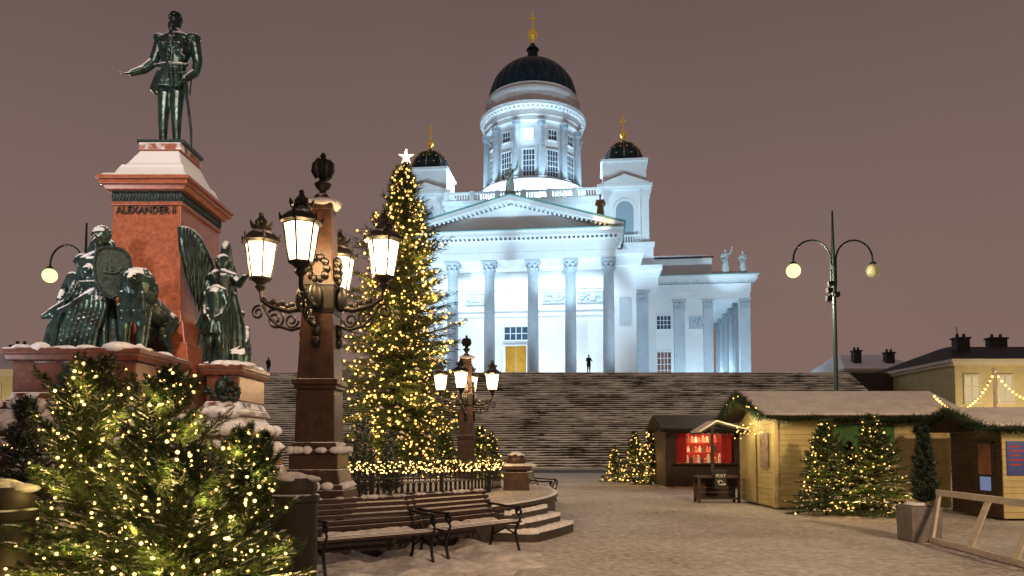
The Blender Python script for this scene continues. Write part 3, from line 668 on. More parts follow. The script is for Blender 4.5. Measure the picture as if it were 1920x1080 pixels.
# --- right group
yr=17.0; k3=yr/F; sx4=408
an=thing('bronze_statue','bronze winged figure with raised wing at the right of the red pedestal','statue',(P(sx4,680,yr).x,yr,bz))
def qa(px,py,dy=0): return V(((px-405)*k3,dy,(680-py)*k3))
b=MB()
S=[(qa(0,p).z,qa(x,0).x,cy,rx,ry) for p,x,cy,rx,ry in ((505,410,0,.28,.2),(530,410,0,.26,.2),(548,408,0,.25,.2),(580,408,0,.34,.27),(620,405,0,.42,.33),(660,400,0,.5,.38),(678,398,0,.52,.4))]
gown(b,S,8,.18,56)
b.limb([qa(392,508),qa(410,502),qa(430,508)],[.14,.16,.14]); b.cap(qa(409,498),qa(409,488),.08); head(b,qa(408,478,-.03),1.5,(-.3,-1,0)); b.ball(qa(410,472,.05),(.15,.16,.14)); b.ball(qa(416,478,.15),.1)
b.limb([qa(430,510),qa(446,522,-.1),qa(462,512,-.3)],[.12,.095,.065]); hand(b,qa(461,512,-.28),(1,-.6,.2),(0,0,1),1.45,.012)
b.limb([qa(392,512),qa(384,540,-.1),qa(396,560,-.3)],[.12,.1,.075]); hand(b,qa(395,558,-.28),(.8,-.4,-.3),(0,-.6,-.4),1.45,.012)
for i in range(8): b.limb([qa(392+i*5,545,-.2),qa(388+i*6,600,-.34),qa(380+i*7,672,-.42)],[.03,.04,.05])
b.limb([qa(430,540,.1),qa(440,600,.15),qa(446,660,.1)],[.08,.14,.12]); b.limb([qa(385,575,-.1),qa(368,605,-.05),qa(352,628,-.05)],[.09,.09,.05])
remesh('figure',b,.022,M['bronze'],an,it=1)
AL=V(an.location)
def pw(px,py,Y): return P(px,py,Y)-AL
def wing(r0,t0,r1,t1,n=13):
    wv=MB(); r0,t0,r1,t1=[pw(*z) for z in (r0,t0,r1,t1)]
    lead=lambda t:r0.lerp(t0,t)+V((0,0,.28*sin(PI*t)))
    trail=lambda t:r1.lerp(t1,t)+V((0,0,-.12*sin(PI*t)))
    for i in range(n):
        t=i/(n-1); a,c=lead(t),trail(t); c=c+(c-a)*(.12 if i%2 else -.06); md=(a+c)/2+V((0,-.06-.04*(i%2),0)); q3=a.lerp(c,.8)+V((.01,-.03-.04*(i%2),0)); wv.tube([a,md,q3,c],[.05,.062,.055,.012],6)
    for lv,(fr_,rad) in enumerate(((.36,.05),(.62,.05))):
        for i in range(n-1):
            t=(i+.5)/(n-1); a=lead(t)+V((.04,-.09+.04*lv,0)); c=a.lerp(trail(t),fr_*(1.1 if i%2 else .95)); wv.tube([a,(a+c)/2+V((0,-.03,0)),c],[rad*.9,rad,.015],6)
    wv.tube([lead(i/8)+V((0,-.04,0)) for i in range(9)],[.11,.11,.105,.1,.09,.08,.07,.055,.035],8)
    wv.build('wing',M['bronze'],an,smooth=60)
wing((396,505,17.1),(337,428,16.0),(384,585,17.1),(350,512,16.0),11)
wing((420,505,17.3),(428,462,17.9),(424,590,17.3),(446,540,18.0),9)
ch=thing('bronze_statue','small bronze youth standing in front of the winged figure','statue',(P(402,682,16.5).x,16.5,bz))
def qc(px,py,dy=0): return V(((px-402)*k3,dy,(682-py)*k3))
b=MB()
b.limb([qc(398,605),qc(394,640,-.06),qc(392,676)],[.13,.095,.06]); b.limb([qc(410,605),qc(414,640,-.1),qc(412,676,-.02)],[.13,.095,.06]); b.ball(qc(390,679,-.08),(.06,.14,.04)); b.ball(qc(413,679,-.1),(.06,.14,.04))
b.limb([qc(404,600),qc(404,575),qc(403,552)],[.19,.17,.19]); b.limb([qc(391,545),qc(403,540),qc(415,545)],[.1,.11,.1]); b.cap(qc(403,535),qc(403,526),.065); head(b,qc(402,515,-.02),1.25,(-.3,-1,.1))
b.limb([qc(391,547),qc(382,570,-.05),qc(388,590,-.18)],[.085,.07,.05]); hand(b,qc(388,589,-.17),(.6,-.4,-.6),(0,-.5,-.5),1.2,.012)
b.limb([qc(415,547),qc(424,570,-.05),qc(419,590,-.18)],[.085,.07,.05]); hand(b,qc(419,589,-.17),(-.6,-.4,-.6),(0,-.5,-.5),1.2,.012)
gown(b,[(qc(0,592).z,0,0,.2,.17),(qc(0,625).z,0,-.02,.27,.22)],7,.12)
remesh('figure',b,.02,M['bronze'],ch)
se=thing('bronze_statue','seated bronze figure behind the winged statue, rightmost on the pedestal','statue',(P(446,690,17.3).x,17.3,bz))
b=MB(); k4=17.6/F
def qs(px,py,dy=0): return V(((px-446)*k4,dy,(690-py)*k4))
gown(b,[(qs(0,612).z,0,.1,.2,.17),(qs(0,640).z,0,.05,.26,.25),(qs(0,665).z,.02,-.1,.3,.4),(qs(0,689).z,.02,-.12,.3,.36)],8,.1)
b.cap(qs(446,610,.08),qs(446,602,.06),.07); head(b,qs(446,592,.04),1.3,(.3,-1,-.2)); b.ball(qs(446,587,.07),(.13,.14,.12))
b.limb([qs(434,615,.06),qs(430,640,-.08),qs(440,655,-.3)],[.1,.08,.06]); b.limb([qs(458,615,.06),qs(464,640,-.08),qs(454,655,-.3)],[.1,.08,.06])
hand(b,qs(440,655,-.3),(.4,-.6,-.4),(0,-.5,-.5),1.2,.012); hand(b,qs(454,655,-.3),(-.4,-.6,-.4),(0,-.5,-.5),1.2,.012)
remesh('figure',b,.022,M['bronze'],se)
lf=thing('bronze_statue','bronze draped figure at far side behind the woman with the shield','statue',(P(148,660,15.4).x,15.4,bz))
b=MB(); gown(b,[(1.8,0,0,.22,.19),(1.4,0,0,.2,.19),(.85,0,0,.32,.28),(0,0,0,.46,.4)],8,.12); b.cap((0,0,1.8),(0,0,1.95),.08); head(b,(0,-.02,2.08),1.3,(-1,-.6,0)); b.ball((0,.05,2.14),(.13,.14,.12))
b.limb([(-.18,0,1.75),(-.32,-.05,1.42),(-.28,-.25,1.2)],[.11,.09,.065]); hand(b,(-.28,-.25,1.2),(.3,-.6,-.8),(.6,0,0),1.3,.012); b.limb([(.18,0,1.75),(.28,0,1.35),(.18,-.25,1.15)],[.11,.09,.065]); hand(b,(.18,-.25,1.15),(-.5,-.4,-.6),(-.5,0,0),1.3,.012)
remesh('figure',b,.024,M['bronze'],lf)

# --- cathedral roof statues
def roof_statue(label,loc,h,m,rz=0,armup=0,group=None):
    t=thing('roof_statue',label,'statue',loc,rz); s=h/1.9; b=MB()
    gown(b,[(1.45*s,0,0,.2*s,.13*s),(1.1*s,0,0,.17*s,.13*s),(.8*s,0,0,.2*s,.17*s),(.1*s,0,0,.27*s,.22*s),(.06*s,0,0,.27*s,.22*s)],8,.12)
    b.box(-.3*s,.3*s,-.25*s,.25*s,-.12*s,.08*s); b.cap((0,0,1.48*s),(0,0,1.58*s),.06*s); head(b,(0,-.02*s,1.7*s),s,(0,-1,0)); b.ball((0,.02*s,1.73*s),(.085*s,.1*s,.1*s))
    b.limb([(-.19*s,0,1.42*s),(-.28*s,-.02*s,1.15*s),(-.14*s,-.2*s,1.0*s)],[.075*s,.06*s,.045*s]); hand(b,V((-.14,-.2,1.0))*s,(.6,-.4,.2),(0,0,1),s,.012)
    if armup: e=[(.19*s,0,1.42*s),(.36*s,-.05*s,1.5*s),(.42*s,-.1*s,1.75*s)]; d=(.1,-.1,1)
    else: e=[(.19*s,0,1.42*s),(.3*s,-.02*s,1.15*s),(.22*s,-.22*s,.98*s)]; d=(-.2,-.6,-.2)
    b.limb(e,[.075*s,.06*s,.045*s]); hand(b,e[2],d,(0,-1,.3),s,.012)
    b.limb([(.2*s,-.1*s,1.3*s),(0,-.2*s,.9*s),(-.2*s,-.15*s,.6*s)],[.05*s,.06*s,.05*s])
    remesh('figure',b,.035,m,t)
M['stat']=mat('zinc_statue',(.42,.50,.46),.6,c2=(.28,.36,.33),ns=2)
M['statw']=mat('pale_statue',(.6,.68,.68),.6,c2=(.45,.52,.52),ns=2)
roof_statue('grey-green apostle statue standing on the apex of the cathedral pediment',CW(0,-1.1,30.8),4.1,M['stat'],ANG,1)
roof_statue('brown-lit apostle statue on the cathedral roof right of the pediment',CW(10.6,1.5,28.1),3.6,mat('warm_lit_statue',(.5,.34,.17),.6,c2=(.35,.22,.1),ns=2),ANG)  # golden light on this statue is put into its base colour
roof_statue('pale apostle statue with raised arm on the right wing roof',CW(28.0,18.4,25.3),3.9,M['statw'],ANG,1)
roof_statue('pale apostle statue at the outer corner of the right wing roof',CW(30.4,18.5,25.3),3.5,M['statw'],ANG)
spot(CW(26,10,20),CW(29,18.5,27),2200,44,CWT,.5); spot(CW(0,-9,22),CW(0,-1,32.5),3200,34,CWT,.6); spot(CW(11.5,-5,25),CW(10.6,1.5,30.5),900,40,(1,.72,.4),.6)

# --- people on the steps
def person(label,loc,h,rz,pose):
    t=thing('person',label,'person',loc,rz); s=h/1.75; b=MB()
    for a in (-1,1):
        b.limb([(a*.09*s,0,.88*s),(a*.105*s,-.01*s,.48*s),(a*.11*s,.02*s,.09*s)],[.1*s,.07*s,.05*s]); b.ball((a*.115*s,-.05*s,.045*s),(.05*s,.13*s,.045*s))
        sh=V((a*.19,0,1.4))*s
        if pose: el=V((a*.3,-.08,1.18))*s; wr=V((a*.1,-.3,1.32))*s; d=(-a*.4,-.3,.8)
        else: el=V((a*.27,.03,1.1))*s; wr=V((a*.2,-.1,.9))*s; d=(-a*.3,-.4,-.8)
        b.limb([sh,el,wr],[.07*s,.055*s,.042*s]); hand(b,wr,d,(-a*.7,-.5,0),s)
    b.limb([(0,0,.92*s),(0,0,1.15*s),(0,0,1.35*s)],[.15*s,.14*s,.16*s]); b.limb([(-.17*s,0,1.41*s),(0,0,1.44*s),(.17*s,0,1.41*s)],[.08*s]*3)
    b.cap((0,0,1.47*s),(0,0,1.55*s),.055*s); head(b,(0,-.01*s,1.635*s),s*.98)
    remesh('body',b,.013,M['cloth'],t,it=1)
    c=MB(); gown(c,[(1.42*s,0,0,.2*s,.13*s),(1.2*s,0,0,.185*s,.15*s),(.95*s,0,0,.19*s,.155*s),(.7*s,0,0,.22*s,.17*s),(.69*s,0,0,.21*s,.16*s)],5,.02); c.build('coat',M['cloth'],t,smooth=60)
    c=MB(); c.ball((0,.0,1.69*s),(.1*s,.115*s,.085*s)); c.build('hat',M['blk'],t,smooth=80)
person('person in dark winter clothes standing at the top of the steps before the columns',(P(1104,698,74.0).x,74.0,9.0),1.85,R(20),1)
person('person in dark coat on the stair top between monument and lamp pillar',(P(503,695,74.0).x,74.0,9.0),1.6,R(160),0)

# ---------------------------------------------------------------- platform
PCX,PCY=-8.0,17.6; PR=9.0
pf=thing('monument_platform','round raised stone platform with rounded snowy steps around the monument','platform',(PCX,PCY,0))
MB().lathe([(PR,0),(PR,.52),(PR+.06,.53),(PR+.06,.6),(PR,.61)],120).build('platform_base',M['stepstone'],pf,smooth=30)
MB().lathe([(PR-.05,.611),(PR-.4,.64),(3,.66),(.1,.66)],90).build('platform_snow',M['ground'],pf,smooth=30)
def sector(r0,r1,z0,z1,a0,a1,n=24,jit=0):
    mb=MB(); vs=[];fs=[]; rj=random.Random(int(r1*100))
    for i in range(n+1):
        a=a0+(a1-a0)*i/n
        e=min(1,min(i,n-i)/4.0); rr=r0+(r1-r0)*(1-(1-e)**2*.95)+rj.uniform(-jit,jit); zz=z1+rj.uniform(-jit,jit)*.4
        for r,z in ((r0,z0),(rr,z0),(rr,zz),(r0,zz)): vs.append((r*cos(a),r*sin(a),z))
    for i in range(n):
        for j in range(4): fs.append((i*4+j,i*4+(j+1)%4,(i+1)*4+(j+1)%4,(i+1)*4+j))
    fs.append((3,2,1,0)); fs.append(tuple(n*4+j for j in range(4))); return mb.add(vs,fs)
for i,(r1,z1) in enumerate(((PR+.25,.46),(PR+.48,.31),(PR+.72,.16))):
    sector(PR-.1+.01*i,r1,-.05,z1,R(-30.5-i*.6),R(-18+i*.6)).build('step',M['stepstone'],pf,bevel=.015)
    sector(PR+.1,r1-.03,z1-.03,z1+.045,R(-30-i*.6),R(-18.5+i*.6),n=40,jit=.03).build('step_snow',M['snow'],pf,bevel=.02)
sb=MB(); nA,nR=190,20; vs=[];fs=[]
rn=random.Random(5)
for i in range(nA+1):
    a=R(-72+38*i/nA); ed=min(1,(nA-i)/18)
    for j in range(nR+1):
        t=j/nR; r=PR+.05+t*(2.0+.35*sin(a*31)+.2*sin(a*77))*(.3+.7*ed)
        h=(1-t)**.6*(.09+.05*sin(a*47+5*t)+.04*sin(a*113-9*t))*ed+rn.uniform(-.018,.018)*(1-t)
        vs.append((PCX+r*cos(a),PCY+r*sin(a),(max(.002,h) if j<nR else -.03)))
for i in range(nA):
    for j in range(nR): fs.append((i*(nR+1)+j,i*(nR+1)+j+1,(i+1)*(nR+1)+j+1,(i+1)*(nR+1)+j))
o=sb.add(vs,fs).build('snow_bank',M['oldsnow'],smooth=180); o['kind']='stuff'; tag(o,'loose snow banked under the benches along the platform edge','snow')

# ---------------------------------------------------------------- lamp pillars
RA=.92
def lamp_pillar(label,loc,rot,zs=1):
    t=thing('lamp_pillar',label,'lamp',loc,0,None); t.scale=(1,1,zs)
    g=M['granitedk']; SC=Mx.Diagonal((.82,.82,1,1)); UP=.16
    m=MB(SC); m.box(-.56,.56,-.56,.56,0,.42).box(-.53,.53,-.53,.53,.42,.5).box(-.50,.50,-.50,.50,.5,.72,.07,.07).box(-.42,.42,-.42,.42,.72,.95).box(-.46,.46,-.46,.46,.95,1.0).box(-.43,.43,-.43,.43,1.0,1.12,.07,.07); m.build('base',g,t,bevel=.015)
    m=MB(SC); m.box(-.35,.35,-.35,.35,1.12,1.9,.02,.02).box(-.37,.37,-.37,.37,1.9,1.96).box(-.40,.40,-.40,.40,1.96,2.05); m.build('die',g,t,bevel=.015)
    m=MB(SC); m.box(-.325,.325,-.325,.325,2.05,4.62,.12,.12).box(-.22,.22,-.22,.22,4.62,4.72).box(-.21,.21,-.21,.21,4.72,4.9,.12,.12); m.build('shaft',g,t,bevel=.012)
    m=MB(); snowpile(m,-.1,.1,-.1,.1,4.74,.12,12,3,.7)
    for sg in (-1,1):
        snowpile(m,-.33,.33,sg*.365,sg*.375,1.0,.06,10,4+sg,.3); snowpile(m,sg*.365,sg*.375,-.33,.33,1.0,.06,10,7+sg,.3)
        snowpile(m,-.38,.38,sg*.43,sg*.45,.48,.06,12,14+sg,.3); snowpile(m,sg*.43,sg*.45,-.38,.38,.48,.06,12,17+sg,.3)
    m.build('snow',M['snow'],t,smooth=80)
    m=MB(); m.lathe([(.07,4.85),(.05,4.95),(.1,5.0),(.13,5.06),(.07,5.1),(.05,5.14),(.13,5.22),(.15,5.32),(.12,5.42),(.03,5.46),(.05,5.5),(.02,5.55)],12,fl=lambda a,i:1+.18*sin(6*a))
    for i in range(6):
        a=i*PI/3; m.tube([(.1*cos(a),.1*sin(a),5.16),(.15*cos(a),.15*sin(a),5.26),(.14*cos(a),.14*sin(a),5.38),(.09*cos(a),.09*sin(a),5.44)],[.025,.03,.025,.015],6)
    m.build('finial',M['iron'],t,smooth=50)
    m=MB(SC); m.lathe([(.34,2.95),(.34,3.3)],4,ph=PI/4,sx=1.15,sy=1.15); m.lathe([(.36,2.88),(.38,2.95)],4,ph=PI/4,sx=1.15,sy=1.15); m.lathe([(.37,3.3),(.35,3.36)],4,ph=PI/4,sx=1.15,sy=1.15)
    for i in range(4):
        a=rot+i*PI/2; m.ball((.36*cos(a),.36*sin(a),3.12),(.12,.12,.2),10,8)
        b_=i*PI/2
        for j in range(10):
            q_=2*PI*j/10; m.ball((.30*cos(b_)-.15*sin(b_)*cos(q_),.30*sin(b_)+.15*cos(b_)*cos(q_),3.55+.17*sin(q_)),(.06,.06,.06),6,5)
        for z_ in (2.6,2.45): m.ball((.32*cos(b_),.32*sin(b_),z_),(.07,.07,.09),8,6)
    m.build('bracket_band',M['iron'],t,(0,0,UP),smooth=40)
    proto=None
    for i in range(4):
        a=rot+i*PI/2
        if proto is None:
            am=MB(Mx.Diagonal((RA/1.05,1,1,1)))
            am.tube([(.24,0,3.0),(.55,0,2.95),(.85,0,3.02),(1.02,0,3.12),(1.05,0,3.3)],[.045,.045,.04,.035,.03],8)
            am.tube([(.24,0,2.72),(.5,0,2.66),(.72,0,2.72),(.88,0,2.86),(1.0,0,3.05)],.028,8)
            def spiral(cx,cz,r,a0,turn,s=1): return [(cx+r*(1-.75*i/22)*cos(a0+s*turn*i/22),0,cz+r*(1-.75*i/22)*sin(a0+s*turn*i/22)) for i in range(23)]
            am.tube(spiral(.78,2.82,.17,PI*.2,4*PI*.8),.022,6); am.tube(spiral(.5,2.8,.12,PI,4*PI*.7),.02,6); am.tube(spiral(1.08,2.93,.11,PI*.6,-4*PI*.7),.02,6)
            for j in range(8): am.ball((.42+.08*j,0,2.98+.015*j+.04*(j%2)),(.05,.04,.05),6,5)
            am.lathe([(.03,3.25),(.09,3.32),(.06,3.36),(.13,3.42),(.16,3.46)],12,(1.05,0,0))
            ao=am.build('arm',M['iron'],t,(0,0,UP),smooth=45)
            fr=MB(Mx.Translation((RA,0,0))); H0,H1,r0,r1=3.46,3.99,.155,.24; n=6
            for j in range(n):
                b=2*PI*j/n; fr.tube([(r0*cos(b),r0*sin(b),H0),(r1*cos(b),r1*sin(b),H1)],.014,5)
                b2=2*PI*(j+1)/n
                for rr,z in ((r0,H0),(r1,H1),(r0+.068,H0+.4)): fr.tube([(rr*cos(b),rr*sin(b),z),(rr*cos(b2),rr*sin(b2),z)],.014 if z!=H0+.4 else .007,5)
                fr.tube([(r1*1.1*cos(b),r1*1.1*sin(b),H1+.02),(r1*1.22*cos(b),r1*1.22*sin(b),H1+.13)],[.03,.01],5)
            fr.lathe([(r0+.01,H0-.03),(r0+.02,H0)],6); fr.lathe([(r1+.02,H1),(r1+.06,H1+.03),(r1+.05,H1+.06),(.2,H1+.15),(.13,H1+.2),(.12,H1+.25),(.15,H1+.27)],6)
            for j in range(8):
                b=2*PI*j/8; fr.tube([(.13*cos(b),.13*sin(b),H1+.26),(.17*cos(b),.17*sin(b),H1+.34)],[.03,.012],5)
            fr.lathe([(.08,H1+.26),(.1,H1+.34),(.05,H1+.4),(.03,H1+.44),(.045,H1+.47),(.01,H1+.5)],10)
            lo=fr.build('lantern',M['iron'],t,(0,0,UP),smooth=40)
            gl=MB(Mx.Translation((RA,0,0))); gl.lathe([(r0-.006,H0+.01),(r1-.006,H1-.01)],6); gl.build('glass',M['lantern'],lo)
            proto=(ao,lo); ao.rotation_euler=(0,0,a); lo.rotation_euler=(0,0,a)
        else:
            for p in proto: dup(p,parent=t,rz=a)
    return t
LP1=P(598,900,10.9); rot1=R(-3)
lamp_pillar('large foreground granite lamp pillar with four lit iron lanterns behind the benches',(LP1.x,10.9,.6),rot1,.97)
LP2=P(874,870,26)
lamp_pillar('smaller distant granite lamp pillar with lit lanterns right of the tall tree',(LP2.x,26,0),R(-8),1)
for base,rt,pw_ in ((V((LP1.x,10.9,.5)),rot1,170),(V((LP2.x,26,0)),R(-8),170)):
    for i in range(4):
        a=rt+i*PI/2; point(base+V((RA*cos(a),RA*sin(a),3.88)),pw_,(1,.61,.28),.1)

# ---------------------------------------------------------------- trees
def spruce(seed,H,prof,nb,tw,twl,nl,nw,nn,z0=.12,snowp=.2,up0=55,up1=-12,tp=.75,trunk=.04,jit=.3,irr=0):
    rd=random.Random(seed); v=[];f=[];sv=[];sf=[];pts=[]; wood=MB()
    wood.tube([(0,0,0),(0,0,H*.5),(0,0,H*.97)],[trunk,trunk*.6,trunk*.12],8)
    for i in range(nb):
        t=((i+.5)/nb)**tp; z=z0+(H-z0)*(1-t)*.985; Lh=prof(t)*rd.uniform(.65,1.15); az=i*2.39996+rd.uniform(-jit,jit)
        if irr: Lh*=1+irr*NZ.noise(V((cos(az)*1.6,sin(az)*1.6,z*.55+seed)))*1.6
        pit=R(up0+(up1-up0)*min(1,t*1.15)+rd.uniform(-8,8)); d=V((cos(az)*cos(pit),sin(az)*cos(pit),sin(pit))); side=V((-sin(az),cos(az),0))
        Lb=min(Lh/max(.35,cos(pit)),(H*1.01-z)*1.15/max(.25,sin(pit)) if pit>.3 else 99); base=V((0,0,z))
        def bp(s): return base+d*(Lb*s)+V((0,0,Lb*(-.16*s*s*(t+.2)+.12*s**4)))
        wood.tube([bp(0),bp(.5),bp(1)],[trunk*.3+.002,trunk*.18+.002,.002],4)
        for j in range(tw):
            s=.14+.86*(j+rd.random()*.7)/tw; p=bp(s)
            for sg in ((-1,1) if j<tw-1 else (0,)):
                td=(d*(.75 if sg else 1)+side*sg*rd.uniform(.6,.95)+V((0,0,rd.uniform(-.2,.15)))).normalized()
                tl=twl*(1.05-.62*s)*rd.uniform(.7,1.2)*(.3+.85*min(1,Lh/ max(.01,prof(.8))))
                pn=td.cross(V((0,0,1))).normalized(); un=pn.cross(td)
                for n in range(nn):
                    c=p+td*tl*((n+rd.random())/nn); an=rd.uniform(0,2*PI); o=pn*cos(an)+un*sin(an)
                    nd=(td*rd.uniform(.5,1.0)+o*rd.uniform(.5,1)).normalized(); wv=td.cross(nd).normalized()*nw*.5; ll=nl*rd.uniform(.7,1.2)
                    b=len(v); v+= [tuple(c-wv),tuple(c+wv),tuple(c+nd*ll)]; f.append((b,b+1,b+2))
                if rd.random()<.6: pts.append(p+td*tl*rd.uniform(.4,1.05)+V((0,0,rd.uniform(-.01,.03)*H*.2)))
                if rd.random()<snowp:
                    b=len(sv); ww=nl*.5; c0=p+td*tl*.1+V((0,0,nl*.25)); c1=p+td*tl*rd.uniform(.6,1)+V((0,0,nl*.2)); mid=(c0+c1)/2+V((0,0,nl*.35))
                    m1=(c0+c1)/2
                    sv+=[tuple(c0),tuple(m1-pn*ww),tuple(c1),tuple(m1+pn*ww),tuple(mid)]; sf+=[(b,b+1,b+4),(b+1,b+2,b+4),(b+2,b+3,b+4),(b+3,b,b+4)]
    cr=MB(); cr.v=v; cr.f=f; sn=MB(); sn.v=sv; sn.f=sf
    return wood,cr,sn,pts
def bulbs(name,pts,r,m,loc,label,cat='string lights',rz=0,group=None,kind='stuff'):
    mb=MB(); g=(1+5**.5)/2
    iv=[V(p).normalized()*r for p in ((-1,g,0),(1,g,0),(-1,-g,0),(1,-g,0),(0,-1,g),(0,1,g),(0,-1,-g),(0,1,-g),(g,0,-1),(g,0,1),(-g,0,-1),(-g,0,1))]
    fi=[(0,11,5),(0,5,1),(0,1,7),(0,7,10),(0,10,11),(1,5,9),(5,11,4),(11,10,2),(10,7,6),(7,1,8),(3,9,4),(3,4,2),(3,2,6),(3,6,8),(3,8,9),(4,9,5),(2,4,11),(6,2,10),(8,6,7),(9,8,1)]
    for p in pts:
        b=len(mb.v); s=random.uniform(.65,1.35); mb.v+=[tuple(V(p)+x*s) for x in iv]; mb.f+=[tuple(b+i for i in q) for q in fi]
    o=mb.build(name,m,None,loc,rz,smooth=180); o['kind']=kind; return tag(o,label,cat,group)
def tree(name,label,loc,data,nm='needle',cat='tree',rz=0,group=None,snow=True):
    t=thing(name,label,cat,loc,rz,group); w,c,s,p=data
    w.build('trunk',M['bark'],t,smooth=60); c.build('crown',M[nm],t)
    if snow and s.f: s.build('snow',M['snow'],t)
    return t
def bprof(t):
    xs=[(0,.12),(.17,1.05),(.36,2.25),(.6,2.95),(.85,3.3),(1,3.1)]
    for a,b in zip(xs,xs[1:]):
        if t<=b[0]: return a[1]+(b[1]-a[1])*(t-a[0])/(b[0]-a[0])
    return xs[-1][1]
BT=P(752,880,40); BH=P(768,306,40).z
D=spruce(11,BH,bprof,430,9,.95,.36,.055,7,z0=1.2,snowp=.03,up0=50,up1=-8,tp=.72,trunk=.22,irr=.22)
tree('christmas_tree','tall illuminated Christmas tree with star on top behind the lamp pillar',(BT.x,40,0),D,snow=True)
bp_=[p for p in D[3] if (p.x**2+p.y**2)**.5>bprof(1-p.z/BH)*.45 and p.y<1.6 and NZ.noise(V((p.x*.9,p.y*.9,p.z*.9)))>random.uniform(-.75,.12)]; random.shuffle(bp_)
bulbs('string_lights',bp_[:1500],.06,M['bulbfar'],(BT.x,40,0),'warm white fairy lights covering the tall Christmas tree')
for i in range(16):
    t=.1+.85*((i+.5)/16)**.8; a=i*2.4; r=bprof(t)*.85
    if sin(a)>.3: a=-a
    point((BT.x+r*cos(a),40+r*sin(a),BH*(1-t)+.3),80,(1,.54,.15),.15)
sm_=MB()
for rz_ in (0,PI/2):
    poly=[]
    for i in range(10):
        a=PI/2+i*PI/5; r=.44 if i%2==0 else .15; poly.append((r*cos(a),r*sin(a)))
    sm_.M=Mx.Rotation(rz_,4,'Z'); sm_.prism(poly[::-1],-.05,.05)
tag(sm_.build('tree_star',M['star'],None,(BT.x+.15,40,BH+.35)),'glowing five-pointed star on top of the tallest Christmas tree','star')
def fprof(w): return lambda t: w*(.03+1.0*max(t,0)**.82) if t<.85 else w*(.93-.2*(t-.85))
fg=[('left tall fir tree of the foreground cluster, wound with fairy lights',176,690,5.3,.86,21,'the tall left foreground fir',1),('snow-dusted middle fir of the foreground cluster, just left of the lamp pillar',312,708,5.0,.78,22,'the middle foreground fir left of the lamp pillar',1),
    ('short fir tree with lights at the right of the foreground cluster, beside the dark bin',458,812,4.9,.52,23,'the short foreground fir beside the dark bin',.8),('low front fir at the bottom of the foreground cluster, nearest the camera',340,850,4.0,.56,24,'the lowest foreground fir nearest the camera',.85)]
for lab,px,py,Y,wd,sd,lname,nf in fg:
    top=P(px,py,Y); D=spruce(sd,top.z,fprof(wd),int(150*nf),13,.245,.036,.0078,32,z0=.1,snowp=.36,up0=64,up1=2,tp=.72,trunk=.025,jit=.6,irr=.25)
    tree('fir_tree',lab,(top.x,Y,0),D,rz=0)
    pp=[p for p in D[3] if (p.x**2+p.y**2)**.5>fprof(wd)(1-p.z/top.z)*.35 and p.y<wd*.4 and p.z>.3]; random.Random(sd).shuffle(pp)
    bulbs('string_lights',pp[:int(350*nf)],.0096,M['bulb'],(top.x,Y,0),'warm fairy lights wound on '+lname)
    for i in range(8):
        t=.1+.75*(i+.5)/8; a=-PI/2+1.3*sin(i*2.1); r=fprof(wd)(t)*.92
        point((top.x+r*cos(a),Y+r*sin(a),top.z*(1-t)+.12),4.0,(1,.66,.20),.04)
def sprof(w): return lambda t: w*(.03+1.0*max(t,0)**1.0)
SMALL=[spruce(31+i,2.2,sprof(.74),130,8,.26,.07,.019,14,z0=.12,snowp=.24,up0=62,up1=-2,trunk=.03,jit=.5,irr=.2) for i in range(2)]
protos=[]
def small_tree(label,px,py_top,Y,var,lights,llabel,group=None,nm='needle',wscale=1):
    top=P(px,py_top,Y); s=top.z/2.2
    t=thing('fir_tree',label,'tree',(top.x,Y,0),random.uniform(0,6)); t.scale=(s*wscale,s*wscale,s)
    key=(var,nm)
    for o in protos:
        if o[0]==key:
            for c in o[1]:
                k_=c.copy(); col.objects.link(k_); k_.parent=t
            break
    else:
        w,c,sn,_=SMALL[var]; ob=[w.build('trunk',M['bark'],t,smooth=60),c.build('crown',M[nm],t),sn.build('snow',M['snow'],t)]; protos.append((key,ob))
    if lights:
        pp=list(SMALL[var][3]); random.Random(px).shuffle(pp); rz=t.rotation_euler[2]; rot=Mx.Rotation(rz,3,'Z')
        bulbs('string_lights',[rot@V((p.x*s*wscale,p.y*s*wscale,p.z*s)) for p in pp[:lights]],.00105*Y,M['bulbfar'] if Y>15 else M['bulb'],(top.x,Y,0),llabel)
        for i in range(2): point((top.x+.4*s*(-1)**i,Y-.65*s,.5*s+i*.6*s),9*s*s,(1,.60,.19),.06)
    return t
small_tree('lit fir tree leftmost of the three before the yellow stall',1546,788,17.9,0,150,'fairy lights on the leftmost fir before the yellow stall',wscale=1.1)
small_tree('lit fir tree in the middle of the three before the yellow stall',1592,830,18.5,1,70,'fairy lights on the middle fir before the yellow stall',wscale=.95)
small_tree('lit fir tree rightmost of the three before the yellow stall',1636,780,17.7,0,160,'fairy lights on the rightmost fir before the yellow stall',wscale=1.2)
small_tree('small lit fir at left of the trio before the steps',1152,838,34,1,80,'fairy lights on the smallest fir before the steps',wscale=1.2)
small_tree('lit fir in the middle of the trio before the steps',1190,810,33,0,110,'fairy lights on the middle fir before the steps',wscale=1.0)
small_tree('lit fir at right of the trio before the steps, near the red-lit stall',1220,808,32.5,1,110,'fairy lights on the right fir before the steps',wscale=1.0)
small_tree('lit fir standing just right of the distant lamp pillar',900,800,33,0,90,'fairy lights on the fir just right of the distant lamp pillar')
small_tree('shorter lit fir, second to the right of the distant lamp pillar',922,812,34,1,80,'fairy lights on the shorter fir right of the distant lamp pillar')
small_tree('dark lit fir between the tall tree and the distant lamp pillar',835,800,33,1,60,'fairy lights on the fir left of the distant lamp pillar')
